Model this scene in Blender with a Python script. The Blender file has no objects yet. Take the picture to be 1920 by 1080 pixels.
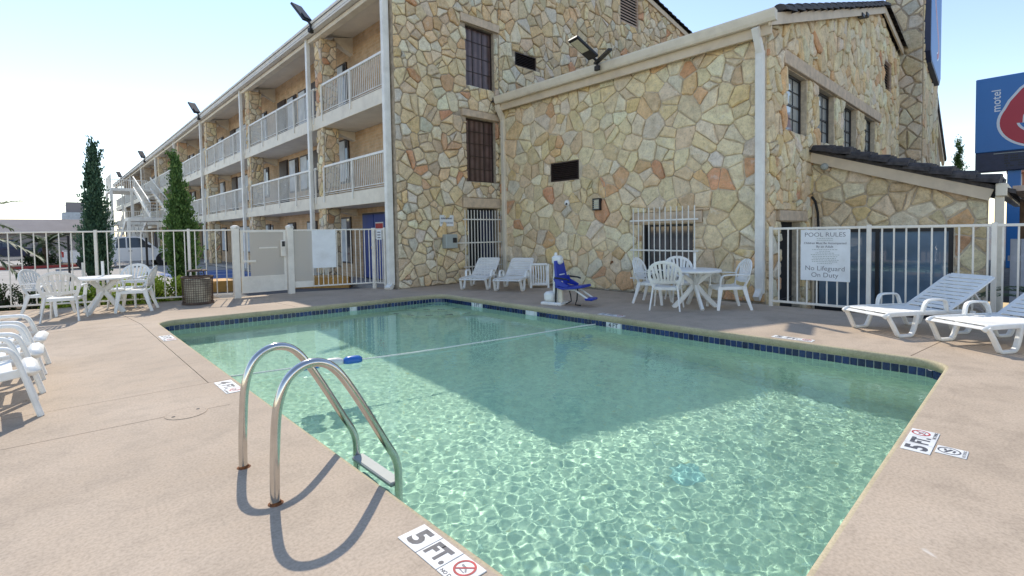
import bpy, bmesh, math, random
import numpy as np
from mathutils import Matrix, Vector
from mathutils.geometry import delaunay_2d_cdt

sc = bpy.context.scene
COL = sc.collection

# ------------------------------------------------------------------ camera
CF, CP, CR, CYAW, CCY, CH = 933.44, -.0375762, -.0168616, .8174667, 471.17, 1.45
_F = np.array([math.cos(CYAW)*math.cos(CP), math.sin(CYAW)*math.cos(CP), math.sin(CP)])
_R0 = np.array([math.sin(CYAW), -math.cos(CYAW), 0.])
_U0 = np.cross(_R0, _F)
_R = _R0*math.cos(CR)+_U0*math.sin(CR)
_U = -_R0*math.sin(CR)+_U0*math.cos(CR)
cd = bpy.data.cameras.new('camera')
cam = bpy.data.objects.new('camera', cd)
COL.objects.link(cam)
cd.sensor_width = 36
cd.lens = CF/1920*36
cd.shift_y = (CCY-540)/1920
cd.clip_end = 4000
cam.matrix_world = Matrix([[_R[0], _U[0], -_F[0], 0], [_R[1], _U[1], -_F[1], 0], [_R[2], _U[2], -_F[2], CH], [0, 0, 0, 1]])
sc.camera = cam

# ------------------------------------------------------------------ sky and sun
SUN_EL = math.radians(46.5)
SUN_AZ = math.radians(18.4)          # from +Y towards +X
wd = bpy.data.worlds.new('World')
sc.world = wd
wd.use_nodes = True
_nt = wd.node_tree
_bg = _nt.nodes['Background']
_sky = _nt.nodes.new('ShaderNodeTexSky')
_sky.sky_type = 'NISHITA'
_sky.sun_disc = False
_sky.sun_elevation = SUN_EL
_sky.sun_rotation = SUN_AZ
_sky.air_density = 1.0
_sky.dust_density = 0.0
_sky.ozone_density = 1.6
_wb = _nt.nodes.new('ShaderNodeMix')          # camera white balance, the same over the whole sky
_wb.data_type = 'RGBA'
_wb.blend_type = 'MULTIPLY'
_wb.inputs[0].default_value = 1.0
_wb.inputs[7].default_value = (1.06, .94, .88, 1)
_nt.links.new(_sky.outputs[0], _wb.inputs[6])
_nt.links.new(_wb.outputs[2], _bg.inputs[0])
_bg.inputs[1].default_value = 0.15
sd = bpy.data.lights.new('sun', 'SUN')
sun = bpy.data.objects.new('sun', sd)
COL.objects.link(sun)
sd.energy = 2.3
sd.angle = math.radians(.53)
sd.color = (1.0, .92, .80)
_sv = Vector((math.sin(SUN_AZ)*math.cos(SUN_EL), math.cos(SUN_AZ)*math.cos(SUN_EL), math.sin(SUN_EL)))
sun.location = (0, 0, 30)
sun.rotation_euler = (-_sv).to_track_quat('-Z', 'Y').to_euler()
sd.cycles.is_caustics_light = True
sc.view_settings.view_transform = 'Standard'
sc.view_settings.look = 'None'
sc.view_settings.gamma = 1
sc.view_settings.exposure = 0.85
sc.cycles.use_denoising = True
sc.cycles.max_bounces = 10
sc.cycles.transmission_bounces = 8
sc.cycles.sample_clamp_indirect = 6

# ------------------------------------------------------------------ materials
def new_mat(name):
    m = bpy.data.materials.new(name)
    m.use_nodes = True
    return m, m.node_tree, m.node_tree.nodes['Principled BSDF']

def node(t, kind, **kw):
    n = t.nodes.new(kind)
    for k, v in kw.items():
        if k in n.inputs.keys():
            n.inputs[k].default_value = v
        else:
            setattr(n, k, v)
    return n

def ramp(t, fac, stops):
    r = t.nodes.new('ShaderNodeValToRGB')
    el = r.color_ramp.elements
    while len(el) < len(stops):
        el.new(.5)
    for e, (p, c) in zip(el, stops):
        e.position = p
        e.color = (*c, 1) if len(c) == 3 else c
    t.links.new(fac, r.inputs[0])
    return r.outputs[0]

def mixc(t, fac, a, b, mode='MIX'):
    n = t.nodes.new('ShaderNodeMix')
    n.data_type = 'RGBA'
    n.blend_type = mode
    for s, v in ((n.inputs[0], fac), (n.inputs[6], a), (n.inputs[7], b)):
        if isinstance(v, (int, float)):
            s.default_value = v
        elif isinstance(v, tuple):
            s.default_value = (*v, 1)
        else:
            t.links.new(v, s)
    return n.outputs[2]

def noise(t, scale, detail=4, rough=.55, coord=None, dist=0.):
    n = node(t, 'ShaderNodeTexNoise', Scale=scale, Detail=detail, Roughness=rough, Distortion=dist)
    if coord is None:
        coord = world_pos(t)
    t.links.new(coord, n.inputs['Vector'])
    return n.outputs[0]

def world_pos(t):
    g = t.nodes.get('Geo') or t.nodes.new('ShaderNodeNewGeometry')
    g.name = 'Geo'
    return g.outputs['Position']

def bump(t, b, h, strength=.3, dist=.01):
    n = node(t, 'ShaderNodeBump', Strength=strength, Distance=dist)
    t.links.new(h, n.inputs['Height'])
    t.links.new(n.outputs[0], b.inputs['Normal'])
    return n

def scaled(t, coord, s):
    m = t.nodes.new('ShaderNodeMapping')
    m.inputs['Scale'].default_value = s
    t.links.new(coord, m.inputs['Vector'])
    return m.outputs[0]

def plain(name, c, rough=.6, var=.08, scale=6., metallic=0., bstr=.0, spec=None, dirt=None, bscale=40.):
    """one colour with a little wear; dirt = (colour, amount)"""
    m, t, b = new_mat(name)
    n = noise(t, scale, 5)
    lo = tuple(max(0, x*(1-var*1.6)) for x in c)
    hi = tuple(min(1, x*(1+var)) for x in c)
    col = ramp(t, n, [(.3, lo), (.7, hi)])
    if dirt:
        n2 = noise(t, scale*.45, 6, .7)
        f = ramp(t, n2, [(.5, (0, 0, 0)), (.75, (dirt[1],)*3)])
        col = mixc(t, f, col, dirt[0])
    t.links.new(col, b.inputs['Base Color'])
    b.inputs['Roughness'].default_value = rough
    b.inputs['Metallic'].default_value = metallic
    if spec is not None:
        b.inputs['Specular IOR Level'].default_value = spec
    if bstr:
        bump(t, b, noise(t, bscale, 4), bstr)
    return m

MT = {}
MT['white_plastic'] = plain('white_plastic', (.86, .85, .80), .42, .05, 5, dirt=((.50, .45, .36), .55))
MT['white_paint'] = plain('white_paint', (.84, .82, .75), .45, .06, 4, dirt=((.45, .40, .32), .35))
MT['cream_paint'] = plain('cream_paint', (.80, .72, .57), .5, .05, 3, dirt=((.42, .35, .26), .4))
MT['cream_fence'] = plain('cream_fence', (.82, .77, .67), .42, .05, 5, dirt=((.45, .38, .28), .35))
MT['tan_trim'] = plain('tan_trim', (.70, .58, .42), .6, .06, 3, dirt=((.33, .26, .19), .4))
MT['lintel'] = plain('lintel_concrete', (.66, .52, .37), .85, .12, 8, bstr=.3, dirt=((.24, .2, .16), .5))
MT['mortar'] = plain('mortar', (.46, .38, .28), .95, .18, 9, bstr=.5, dirt=((.16, .13, .1), .7))
MT['joint_filler'] = plain('joint_filler', (.20, .16, .12), 1., .3, 14)
MT['mortar_light'] = plain('mortar_light', (.66, .56, .41), .95, .15, 9, bstr=.5, dirt=((.26, .2, .14), .6))
MT['black'] = plain('black_metal', (.02, .02, .022), .45, .1)
MT['dark'] = plain('dark_interior', (.012, .012, .014), .7, .1)
MT['navy'] = plain('navy_paint', (.02, .028, .07), .4, .1)
MT['steel'] = plain('polished_steel', (.62, .60, .57), .16, .06, 14, metallic=1.)
MT['rust'] = plain('rust', (.22, .08, .025), .9, .4, 30)
MT['roof_tile'] = plain('roof_tile', (.062, .055, .055), .75, .35, 9, bstr=.4, dirt=((.14, .12, .1), .6))
MT['blue_seat'] = plain('blue_seat', (.02, .045, .36), .4, .08, 6)
MT['blue_door'] = plain('blue_door', (.025, .06, .30), .45, .1, 4)
MT['grey_box'] = plain('grey_enclosure', (.40, .43, .40), .45, .06)
MT['asphalt'] = plain('asphalt', (.13, .128, .125), .9, .16, 2.5, bstr=.4, dirt=((.06, .06, .06), .6))
MT['pave'] = plain('pavement', (.42, .39, .35), .9, .1, 1.2, bstr=.25, dirt=((.26, .23, .2), .5))
MT['soil'] = plain('soil', (.16, .12, .08), 1., .35, 12, bstr=.8)
MT['red_kerb'] = plain('red_kerb', (.38, .05, .04), .7, .15)
MT['yellow_kerb'] = plain('yellow_kerb', (.62, .33, .08), .7, .12, dirt=((.3, .2, .1), .4))
MT['blue_pave'] = plain('blue_paint', (.07, .14, .36), .8, .12)
MT['white_line'] = plain('white_line', (.75, .75, .72), .8, .1)
MT['car_white'] = plain('car_white', (.78, .78, .78), .18, .02)
MT['rubber'] = plain('rubber', (.02, .02, .02), .8, .1)
MT['chrome'] = plain('chrome', (.6, .6, .6), .15, .03, metallic=1.)
MT['red_lens'] = plain('red_lens', (.4, .012, .015), .15, .1)
MT['car_glass'] = plain('car_glass', (.03, .04, .05), .05, .1, spec=.8)
MT['bark'] = plain('bark', (.10, .07, .05), .95, .3, 20, bstr=.6)
MT['ceiling'] = plain('soffit_paint', (.78, .74, .66), .7, .05, 2, dirt=((.42, .38, .33), .3))
MT['brown_frame'] = plain('brown_frame', (.045, .028, .022), .5, .1)
MT['curtain'] = plain('curtain', (.62, .66, .68), .9, .12, 3)
MT['sign_white'] = plain('sign_white', (.80, .82, .82), .45, .05, 4, dirt=((.58, .57, .52), .5))
MT['sign_text'] = plain('sign_text', (.25, .24, .25), .6, .1, 20)
MT['sign_text_black'] = plain('marker_text', (.10, .10, .11), .6, .25, 30)
MT['sign_red'] = plain('sign_red', (.50, .05, .05), .6, .2, 20)
MT['marker_white'] = plain('marker_white', (.78, .78, .75), .5, .06, 10, dirt=((.42, .37, .31), .65))
MT['logo_blue'] = plain('logo_blue', (.035, .19, .52), .35, .03, 1)
MT['logo_red'] = plain('logo_red', (.50, .025, .05), .35, .04, 1)
MT['logo_white'] = plain('logo_white', (.75, .8, .85), .35, .03, 1)
MT['grey_roof'] = plain('grey_roof', (.30, .27, .26), .9, .08, .6)
MT['far_wall'] = plain('far_wall', (.45, .40, .38), .9, .06, .5)
MT['orange_wall'] = plain('orange_wall', (.55, .25, .15), .9, .06, .5)
MT['wood'] = plain('fence_wood', (.20, .12, .07), .85, .25, 5, bstr=.4)
MT['grey_wood'] = plain('grey_wood', (.42, .43, .46), .8, .12, 3, bstr=.3)
MT['lamp_glass'] = plain('lamp_glass', (.62, .58, .42), .25, .1, 20)
MT['float_blue'] = plain('float_blue', (.03, .15, .50), .3, .08)
MT['rope'] = plain('rope', (.80, .79, .70), .8, .08, 30)
MT['liner'] = plain('basket_liner', (.55, .50, .38), .9, .3, 5, dirt=((.1, .09, .07), .8))
MT['wire'] = plain('basket_wire', (.13, .085, .06), .8, .3, 20)
MT['louver'] = plain('louver', (.58, .45, .35), .7, .15, 5)
MT['brown_screen'] = None
MT['plaster'] = None

def mat_stone(name, light):
    m, t, b = new_mat(name)
    at = t.nodes.new('ShaderNodeAttribute')
    at.attribute_name = 'tone'
    n1 = noise(t, 6, 6, .68)
    n2 = noise(t, 22, 6, .75)
    n3 = noise(t, 2.4, 5, .6, dist=.4)
    n4 = noise(t, 70, 3, .6)
    v = ramp(t, n1, [(.28, (.72, .69, .64)), (.5, (1.03, 1.02, 1.)), (.72, (1.22, 1.19, 1.14))])
    c = mixc(t, 1., at.outputs[0], v, 'MULTIPLY')
    v2 = ramp(t, n2, [(.30, (.62, .58, .52)), (.45, (.98, .97, .96)), (.6, (1.06, 1.05, 1.04)), (.8, (1.2, 1.18, 1.16))])
    c = mixc(t, .9, c, v2, 'MULTIPLY')
    v4 = ramp(t, n4, [(.3, (.80, .79, .77)), (.6, (1.05, 1.05, 1.05))])
    c = mixc(t, .7, c, v4, 'MULTIPLY')
    # ochre and rose blush, grey weathering, each with a shape of its own
    f = ramp(t, noise(t, 3.6, 6, .68, dist=.9), [(.52, (0, 0, 0)), (.72, (.55, .55, .55))])
    c = mixc(t, f, c, (.64, .47, .29))
    f = ramp(t, noise(t, 5.1, 5, .65, coord=scaled(t, world_pos(t), (1.2, .8, 1.1)), dist=.8), [(.58, (0, 0, 0)), (.72, (.5, .5, .5))])
    c = mixc(t, f, c, (.80, .74, .64))
    f2 = ramp(t, n3, [(.60, (0, 0, 0)), (.76, (.4, .4, .4))])
    c = mixc(t, f2, c, (.52, .49, .42))
    t.links.new(c, b.inputs['Base Color'])
    b.inputs['Roughness'].default_value = .9
    b.inputs['Specular IOR Level'].default_value = .2
    bump(t, b, mixc(t, .55, n1, n2), .9, .035)
    return m
MT['stone'] = mat_stone('stone', 1)

def mat_brick():
    m, t, b = new_mat('tan_brick')
    pos = world_pos(t)
    sx = t.nodes.new('ShaderNodeSeparateXYZ')
    t.links.new(pos, sx.inputs[0])
    cx = t.nodes.new('ShaderNodeCombineXYZ')
    t.links.new(sx.outputs[1], cx.inputs[0])
    t.links.new(sx.outputs[2], cx.inputs[1])
    br = node(t, 'ShaderNodeTexBrick', Scale=1., **{'Mortar Size': .011, 'Brick Width': .30, 'Row Height': .10, 'Bias': -.1})
    br.inputs['Color1'].default_value = (.66, .49, .31, 1)
    br.inputs['Color2'].default_value = (.58, .40, .24, 1)
    br.inputs['Mortar'].default_value = (.62, .50, .35, 1)
    t.links.new(cx.outputs[0], br.inputs['Vector'])
    n = noise(t, 3, 6, .65)
    c = mixc(t, .8, br.outputs[0], ramp(t, n, [(.3, (.68, .64, .6)), (.7, (1.15, 1.1, 1.05))]), 'MULTIPLY')
    t.links.new(c, b.inputs['Base Color'])
    b.inputs['Roughness'].default_value = .9
    bump(t, b, br.outputs[1], -.4, .006)
    return m
MT['brick'] = mat_brick()

def mat_concrete(name, base, dark, light, rust=False):
    m, t, b = new_mat(name)
    n1 = noise(t, .55, 6, .6)
    n2 = noise(t, 3.2, 7, .68)
    n3 = noise(t, 60, 3, .6)
    n4 = noise(t, 14, 5, .75)
    c = ramp(t, n1, [(.3, dark), (.52, base), (.72, light)])
    c = mixc(t, .85, c, ramp(t, n2, [(.28, (.74, .73, .72)), (.5, (1, 1, 1)), (.75, (1.10, 1.09, 1.08))]), 'MULTIPLY')
    c = mixc(t, .7, c, ramp(t, n3, [(.3, (.72, .71, .70)), (.6, (1.05, 1.05, 1.05))]), 'MULTIPLY')
    # worn pale flecks where the coating has peeled
    wv = noise(t, 4.5, 3, .5, dist=.3)
    f = ramp(t, wv, [(.755, (0, 0, 0)), (.77, (.7, .7, .7))])
    c = mixc(t, f, c, (.70, .64, .56))
    # fine dark specks and grime
    f = ramp(t, n4, [(.60, (0, 0, 0)), (.76, (.55, .55, .55))])
    c = mixc(t, f, c, tuple(x*.55 for x in base))
    # thin streaky stains running across the slab
    st = noise(t, 1.6, 6, .7, coord=scaled(t, world_pos(t), (.7, 2.6, 1)), dist=.8)
    f = ramp(t, st, [(.60, (0, 0, 0)), (.72, (.38, .38, .38))])
    c = mixc(t, f, c, tuple(x*.62 for x in base))
    t.links.new(c, b.inputs['Base Color'])
    rr = ramp(t, n2, [(.3, (.7, .7, .7)), (.7, (.92, .92, .92))])
    t.links.new(rr, b.inputs['Roughness'])
    b.inputs['Specular IOR Level'].default_value = .3
    bump(t, b, mixc(t, .5, n3, n4), .35, .006)
    return m
MT['deck'] = mat_concrete('deck_concrete', (.505, .405, .305), (.42, .335, .25), (.56, .455, .35))
MT['coping'] = mat_concrete('coping_concrete', (.52, .44, .29), (.44, .37, .24), (.58, .49, .34))

def mat_plaster():
    m, t, b = new_mat('pool_plaster')
    n1 = noise(t, 1.1, 6, .65)
    n2 = noise(t, 9, 6, .7)
    n3 = noise(t, 45, 3, .6)
    c = ramp(t, n1, [(.3, (.76, .83, .73)), (.52, (.82, .89, .78)), (.72, (.87, .92, .83))])
    c = mixc(t, .8, c, ramp(t, n2, [(.3, (.70, .74, .74)), (.6, (1.05, 1.03, 1.0))]), 'MULTIPLY')
    c = mixc(t, .6, c, ramp(t, n3, [(.3, (.80, .82, .82)), (.65, (1.06, 1.05, 1.0))]), 'MULTIPLY')
    f = ramp(t, noise(t, 22, 2, .5), [(.66, (0, 0, 0)), (.72, (.6, .6, .6))])
    c = mixc(t, f, c, (.36, .50, .54))
    f = ramp(t, noise(t, 17, 2, .5, coord=scaled(t, world_pos(t), (1.3, .9, 1.7))), [(.67, (0, 0, 0)), (.72, (.55, .55, .55))])
    c = mixc(t, f, c, (.85, .74, .46))
    # old blue patch where the plaster was repaired
    t.links.new(c, b.inputs['Base Color'])
    b.inputs['Roughness'].default_value = .9
    return m
MT['plaster'] = mat_plaster()
MT['patch'] = plain('blue_patch', (.60, .80, .80), .9, .15, 8)

def mat_tile():
    m, t, b = new_mat('navy_tile')
    oi = t.nodes.new('ShaderNodeObjectInfo')
    c = ramp(t, oi.outputs['Random'], [(0, (.006, .012, .045)), (.5, (.010, .022, .085)), (1, (.016, .040, .14))])
    c = mixc(t, .7, c, ramp(t, noise(t, 30, 4), [(.3, (.7, .7, .7)), (.7, (1.3, 1.3, 1.3))]), 'MULTIPLY')
    t.links.new(c, b.inputs['Base Color'])
    b.inputs['Roughness'].default_value = .18
    return m
MT['tile'] = mat_tile()
MT['grout'] = plain('grout', (.72, .74, .68), .9, .12, 10)

def mat_screen(name, c1, c2):
    m, t, b = new_mat(name)
    w = node(t, 'ShaderNodeTexWave', Scale=1.6, Distortion=.8, Detail=2.)
    w.bands_direction = 'X'
    t.links.new(world_pos(t), w.inputs['Vector'])
    c = ramp(t, w.outputs[1], [(.1, c1), (.9, c2)])
    c = mixc(t, .8, c, ramp(t, noise(t, 2.5, 4), [(.3, (.6, .6, .6)), (.7, (1.2, 1.2, 1.2))]), 'MULTIPLY')
    t.links.new(c, b.inputs['Base Color'])
    b.inputs['Roughness'].default_value = .22
    b.inputs['Specular IOR Level'].default_value = .55
    return m
MT['brown_screen'] = mat_screen('brown_window_screen', (.085, .050, .045), (.17, .11, .10))

def mat_glass(name, tint, rough=.03):
    m, t, b = new_mat(name)
    n = noise(t, .9, 3)
    c = ramp(t, n, [(.35, tuple(x*.6 for x in tint)), (.65, tint)])
    t.links.new(c, b.inputs['Base Color'])
    b.inputs['Roughness'].default_value = rough
    b.inputs['Specular IOR Level'].default_value = .9
    b.inputs['Coat Weight'].default_value = .6
    b.inputs['Coat Roughness'].default_value = .02
    return m
MT['glass_blue'] = mat_glass('tinted_door_glass', (.16, .25, .34))
MT['glass_window'] = mat_glass('window_glass', (.46, .49, .48))

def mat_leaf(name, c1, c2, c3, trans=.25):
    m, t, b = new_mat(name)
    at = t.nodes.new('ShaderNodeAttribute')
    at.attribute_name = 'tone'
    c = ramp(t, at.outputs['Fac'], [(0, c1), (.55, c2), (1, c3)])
    t.links.new(c, b.inputs['Base Color'])
    b.inputs['Roughness'].default_value = .55
    b.inputs['Specular IOR Level'].default_value = .3
    tr = t.nodes.new('ShaderNodeBsdfTranslucent')
    t.links.new(c, tr.inputs[0])
    mx = t.nodes.new('ShaderNodeMixShader')
    mx.inputs[0].default_value = trans
    t.links.new(b.outputs[0], mx.inputs[1])
    t.links.new(tr.outputs[0], mx.inputs[2])
    t.links.new(mx.outputs[0], t.nodes['Material Output'].inputs[0])
    return m
MT['cypress_leaf'] = mat_leaf('cypress_leaf', (.03, .07, .02), (.10, .19, .05), (.20, .31, .09))
MT['blue_cypress_leaf'] = mat_leaf('blue_cypress_leaf', (.025, .06, .04), (.07, .14, .085), (.14, .23, .13))
MT['lime_leaf'] = mat_leaf('lime_leaf', (.16, .24, .03), (.38, .50, .06), (.55, .64, .11), .35)
MT['dark_leaf'] = mat_leaf('dark_leaf', (.015, .03, .012), (.04, .07, .025), (.08, .12, .04))
MT['palm_leaf'] = mat_leaf('palm_leaf', (.03, .06, .025), (.09, .14, .06), (.22, .27, .15))

def mat_perf():
    """fine perforated sheet: tiny holes let part of what lies behind show"""
    m, t, b = new_mat('perforated_sheet')
    b.inputs['Base Color'].default_value = (.62, .57, .49, 1)
    b.inputs['Roughness'].default_value = .5
    tr = t.nodes.new('ShaderNodeBsdfTransparent')
    mx = t.nodes.new('ShaderNodeMixShader')
    mx.inputs[0].default_value = .28
    t.links.new(b.outputs[0], mx.inputs[1])
    t.links.new(tr.outputs[0], mx.inputs[2])
    t.links.new(mx.outputs[0], t.nodes['Material Output'].inputs[0])
    return m
MT['perf'] = mat_perf()

def mat_water():
    m, t, b = new_mat('pool_water')
    t.nodes.remove(b)
    g = t.nodes.new('ShaderNodeBsdfGlass')
    g.inputs['IOR'].default_value = 1.333
    g.inputs['Roughness'].default_value = 0
    g.inputs['Color'].default_value = (.83, .99, .93, 1)
    t.links.new(g.outputs[0], t.nodes['Material Output'].inputs[0])
    return m
MT['water'] = mat_water()

# ------------------------------------------------------------------ mesh helpers
OFF = {}

class MB:
    def __init__(s):
        s.v, s.f, s.tone = [], [], []
    def add(s, vs, fs):
        o = len(s.v)
        s.v += [tuple(p) for p in vs]
        s.f += [tuple(i+o for i in f) for f in fs]
        return s
    def box(s, a, b):
        x0, y0, z0 = [min(p, q) for p, q in zip(a, b)]
        x1, y1, z1 = [max(p, q) for p, q in zip(a, b)]
        v = [(x0, y0, z0), (x1, y0, z0), (x1, y1, z0), (x0, y1, z0), (x0, y0, z1), (x1, y0, z1), (x1, y1, z1), (x0, y1, z1)]
        return s.add(v, [(3, 2, 1, 0), (4, 5, 6, 7), (0, 1, 5, 4), (1, 2, 6, 5), (2, 3, 7, 6), (3, 0, 4, 7)])
    def cbox(s, a, b, c=.01):
        """box with chamfered edges"""
        lo = [min(p, q) for p, q in zip(a, b)]
        hi = [max(p, q) for p, q in zip(a, b)]
        c = min(c, *[(h-l)*.45 for l, h in zip(lo, hi)])
        vs, ix = [], {}
        for sx in (0, 1):
            for sy in (0, 1):
                for sz in (0, 1):
                    p = [(lo, hi)[k][i] for i, k in enumerate((sx, sy, sz))]
                    d = [c if k == 0 else -c for k in (sx, sy, sz)]
                    for ax in range(3):
                        q = [p[i]+(0 if i == ax else d[i]) for i in range(3)]
                        ix[(sx, sy, sz, ax)] = len(vs)
                        vs.append(q)
        fs = []
        for ax in range(3):
            o = [i for i in range(3) if i != ax]
            for sgn in (0, 1):
                def k(a1, b1):
                    t = [0, 0, 0]
                    t[ax] = sgn
                    t[o[0]] = a1
                    t[o[1]] = b1
                    return ix[(*t, ax)]
                f = [k(0, 0), k(1, 0), k(1, 1), k(0, 1)]
                if (sgn == 0) ^ (ax == 1):
                    f = f[::-1]
                fs.append(tuple(f))
        for ax in range(3):
            o = [i for i in range(3) if i != ax]
            for a1 in (0, 1):
                for b1 in (0, 1):
                    def k(e, w):
                        t = [0, 0, 0]
                        t[ax] = e
                        t[o[0]] = a1
                        t[o[1]] = b1
                        return ix[(*t, w)]
                    fs.append((k(0, o[0]), k(1, o[0]), k(1, o[1]), k(0, o[1])))
        for sx in (0, 1):
            for sy in (0, 1):
                for sz in (0, 1):
                    fs.append(tuple(ix[(sx, sy, sz, a1)] for a1 in range(3)))
        return s.add(vs, fs)
    def beam(s, p, q, w, h, up=(0, 0, 1)):
        p, q = Vector(p), Vector(q)
        d = (q-p).normalized()
        sd_ = d.cross(Vector(up))
        if sd_.length < 1e-4:
            sd_ = d.cross(Vector((1, 0, 0)))
        sd_.normalize()
        u = sd_.cross(d)
        vs = []
        for e in (p, q):
            for a, b in ((-1, -1), (1, -1), (1, 1), (-1, 1)):
                vs.append(e+sd_*a*w/2+u*b*h/2)
        return s.add(vs, [(3, 2, 1, 0), (4, 5, 6, 7), (0, 1, 5, 4), (1, 2, 6, 5), (2, 3, 7, 6), (3, 0, 4, 7)])
    def tube(s, pts, r, n=8, closed=False, caps=True):
        pts = [Vector(p) for p in pts]
        m = len(pts)
        rs = r if isinstance(r, (list, tuple)) else [r]*m
        vs, fs = [], []
        prev = None
        for i, p in enumerate(pts):
            if closed:
                d = pts[(i+1) % m]-pts[i-1]
            else:
                d = pts[min(i+1, m-1)]-pts[max(i-1, 0)]
            d.normalize()
            if prev is None:
                a = d.cross(Vector((0, 0, 1)))
                if a.length < .05:
                    a = d.cross(Vector((0, 1, 0)))
            else:
                a = prev-d*prev.dot(d)
            a.normalize()
            prev = a
            b = d.cross(a)
            for k in range(n):
                t = 2*math.pi*k/n
                vs.append(p+(a*math.cos(t)+b*math.sin(t))*rs[i])
        for i in range(m if closed else m-1):
            j = (i+1) % m
            for k in range(n):
                k2 = (k+1) % n
                fs.append((i*n+k, i*n+k2, j*n+k2, j*n+k))
        if caps and not closed:
            fs.append(tuple(range(n))[::-1])
            fs.append(tuple((m-1)*n+k for k in range(n)))
        return s.add(vs, fs)
    def lathe(s, prof, n=20, c=(0, 0, 0)):
        vs, fs = [], []
        for r, z in prof:
            for k in range(n):
                t = 2*math.pi*k/n
                vs.append((c[0]+r*math.cos(t), c[1]+r*math.sin(t), c[2]+z))
        for i in range(len(prof)-1):
            for k in range(n):
                k2 = (k+1) % n
                fs.append((i*n+k, i*n+k2, (i+1)*n+k2, (i+1)*n+k))
        fs.append(tuple(range(n))[::-1])
        fs.append(tuple((len(prof)-1)*n+k for k in range(n)))
        return s.add(vs, fs)
    def extr(s, poly, O, U, V, N, d0, d1):
        """polygon (u,v) in a frame, extruded from depth d0 to d1 along N"""
        O, U, V, N = Vector(O), Vector(U), Vector(V), Vector(N)
        n = len(poly)
        vs = [O+U*u+V*v+N*d for d in (d0, d1) for u, v in poly]
        fs = [tuple(range(n))[::-1], tuple(range(n, 2*n))]
        fs += [(i, (i+1) % n, n+(i+1) % n, n+i) for i in range(n)]
        return s.add(vs, fs)
    def strap(s, pts, side, w, t, n=4):
        """flat bar swept along pts; side = its width direction; w, t = width and thickness (or lists)"""
        pts = [Vector(p) for p in pts]
        m = len(pts)
        ws = w if isinstance(w, (list, tuple)) else [w]*m
        ts = t if isinstance(t, (list, tuple)) else [t]*m
        sides = side if isinstance(side, list) else [side]*m
        vs, fs = [], []
        for i, p in enumerate(pts):
            d = (pts[min(i+1, m-1)]-pts[max(i-1, 0)]).normalized()
            a = Vector(sides[i])
            a = (a-d*a.dot(d)).normalized()
            b = d.cross(a)
            hw, ht = ws[i]/2, ts[i]/2
            c = min(hw, ht)*.5
            for x, y in ((-hw+c, -ht), (hw-c, -ht), (hw, -ht+c), (hw, ht-c), (hw-c, ht), (-hw+c, ht), (-hw, ht-c), (-hw, -ht+c)):
                vs.append(p+a*x+b*y)
        for i in range(m-1):
            for k in range(8):
                k2 = (k+1) % 8
                fs.append((i*8+k, i*8+k2, (i+1)*8+k2, (i+1)*8+k))
        fs.append(tuple(range(8))[::-1])
        fs.append(tuple((m-1)*8+k for k in range(8)))
        return s.add(vs, fs)
    def mesh(s, name):
        m = bpy.data.meshes.new(name)
        m.from_pydata(s.v, [], s.f)
        return m
    def build(s, name, mat, parent=None, smooth=False, world=True, loc=None):
        off = Vector((0, 0, 0))
        if parent is not None and world:
            off = OFF.get(parent.name, Vector((0, 0, 0)))
        if loc is not None:
            off = off+Vector(loc)
        if off.length:
            s.v = [(x-off[0], y-off[1], z-off[2]) for x, y, z in s.v]
        m = s.mesh(name)
        fix_normals(m)
        if s.tone:
            a = m.attributes.new('tone', 'FLOAT_COLOR', 'POINT')
            a.data.foreach_set('color', np.array(s.tone, dtype=np.float32).ravel())
        return link(name, m, mat, parent, smooth, loc)

def fix_normals(m):
    bm = bmesh.new()
    bm.from_mesh(m)
    bmesh.ops.recalc_face_normals(bm, faces=bm.faces)
    bm.to_mesh(m)
    bm.free()

def link(name, m, mat, parent=None, smooth=False, loc=None):
    if mat is not None and not m.materials:
        m.materials.append(MT[mat] if isinstance(mat, str) else mat)
    if smooth:
        m.polygons.foreach_set('use_smooth', [True]*len(m.polygons))
        if smooth != 'all':
            try:
                m.set_sharp_from_angle(angle=math.radians(40))
            except Exception:
                pass
    o = bpy.data.objects.new(name, m)
    COL.objects.link(o)
    if loc is not None:
        o.location = loc
    if parent is not None:
        o.parent = parent
        OFF[o.name] = OFF.get(parent.name, Vector((0, 0, 0)))+Vector(o.location)
    else:
        OFF[o.name] = Vector(o.location)
    return o

def tag(o, label=None, cat=None, group=None, kind=None):
    if label:
        o['label'] = label
    if cat:
        o['category'] = cat
    if group:
        o['group'] = group
    if kind:
        o['kind'] = kind
    return o

def thing(name, label, cat, loc=(0, 0, 0), rz=0, group=None):
    o = bpy.data.objects.new(name, None)
    o.empty_display_size = .1
    COL.objects.link(o)
    o.location = loc
    o.rotation_euler = (0, 0, rz)
    OFF[o.name] = Vector(loc)
    return tag(o, label, cat, group)

def part(name, parent, loc=None):
    """an Empty that is a part and carries sub-parts"""
    o = bpy.data.objects.new(name, None)
    o.empty_display_size = .05
    COL.objects.link(o)
    o.parent = parent
    if loc is not None:
        o.location = loc
    OFF[o.name] = OFF.get(parent.name, Vector((0, 0, 0)))+Vector(o.location)
    return o

def inst(name, mesh, parent, loc=(0, 0, 0), rot=(0, 0, 0), scale=None):
    o = bpy.data.objects.new(name, mesh)
    COL.objects.link(o)
    o.parent = parent
    o.location = loc
    o.rotation_euler = rot
    if scale:
        o.scale = scale
    return o

KIDS = {}
def copy_tree(o, parent=None):
    c = o.copy()
    COL.objects.link(c)
    if parent is not None:
        c.parent = parent
    for ch in [x for x in ALLKIDS(o)]:
        copy_tree(ch, c)
    return c
def ALLKIDS(o):
    return list(o.children)

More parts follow.
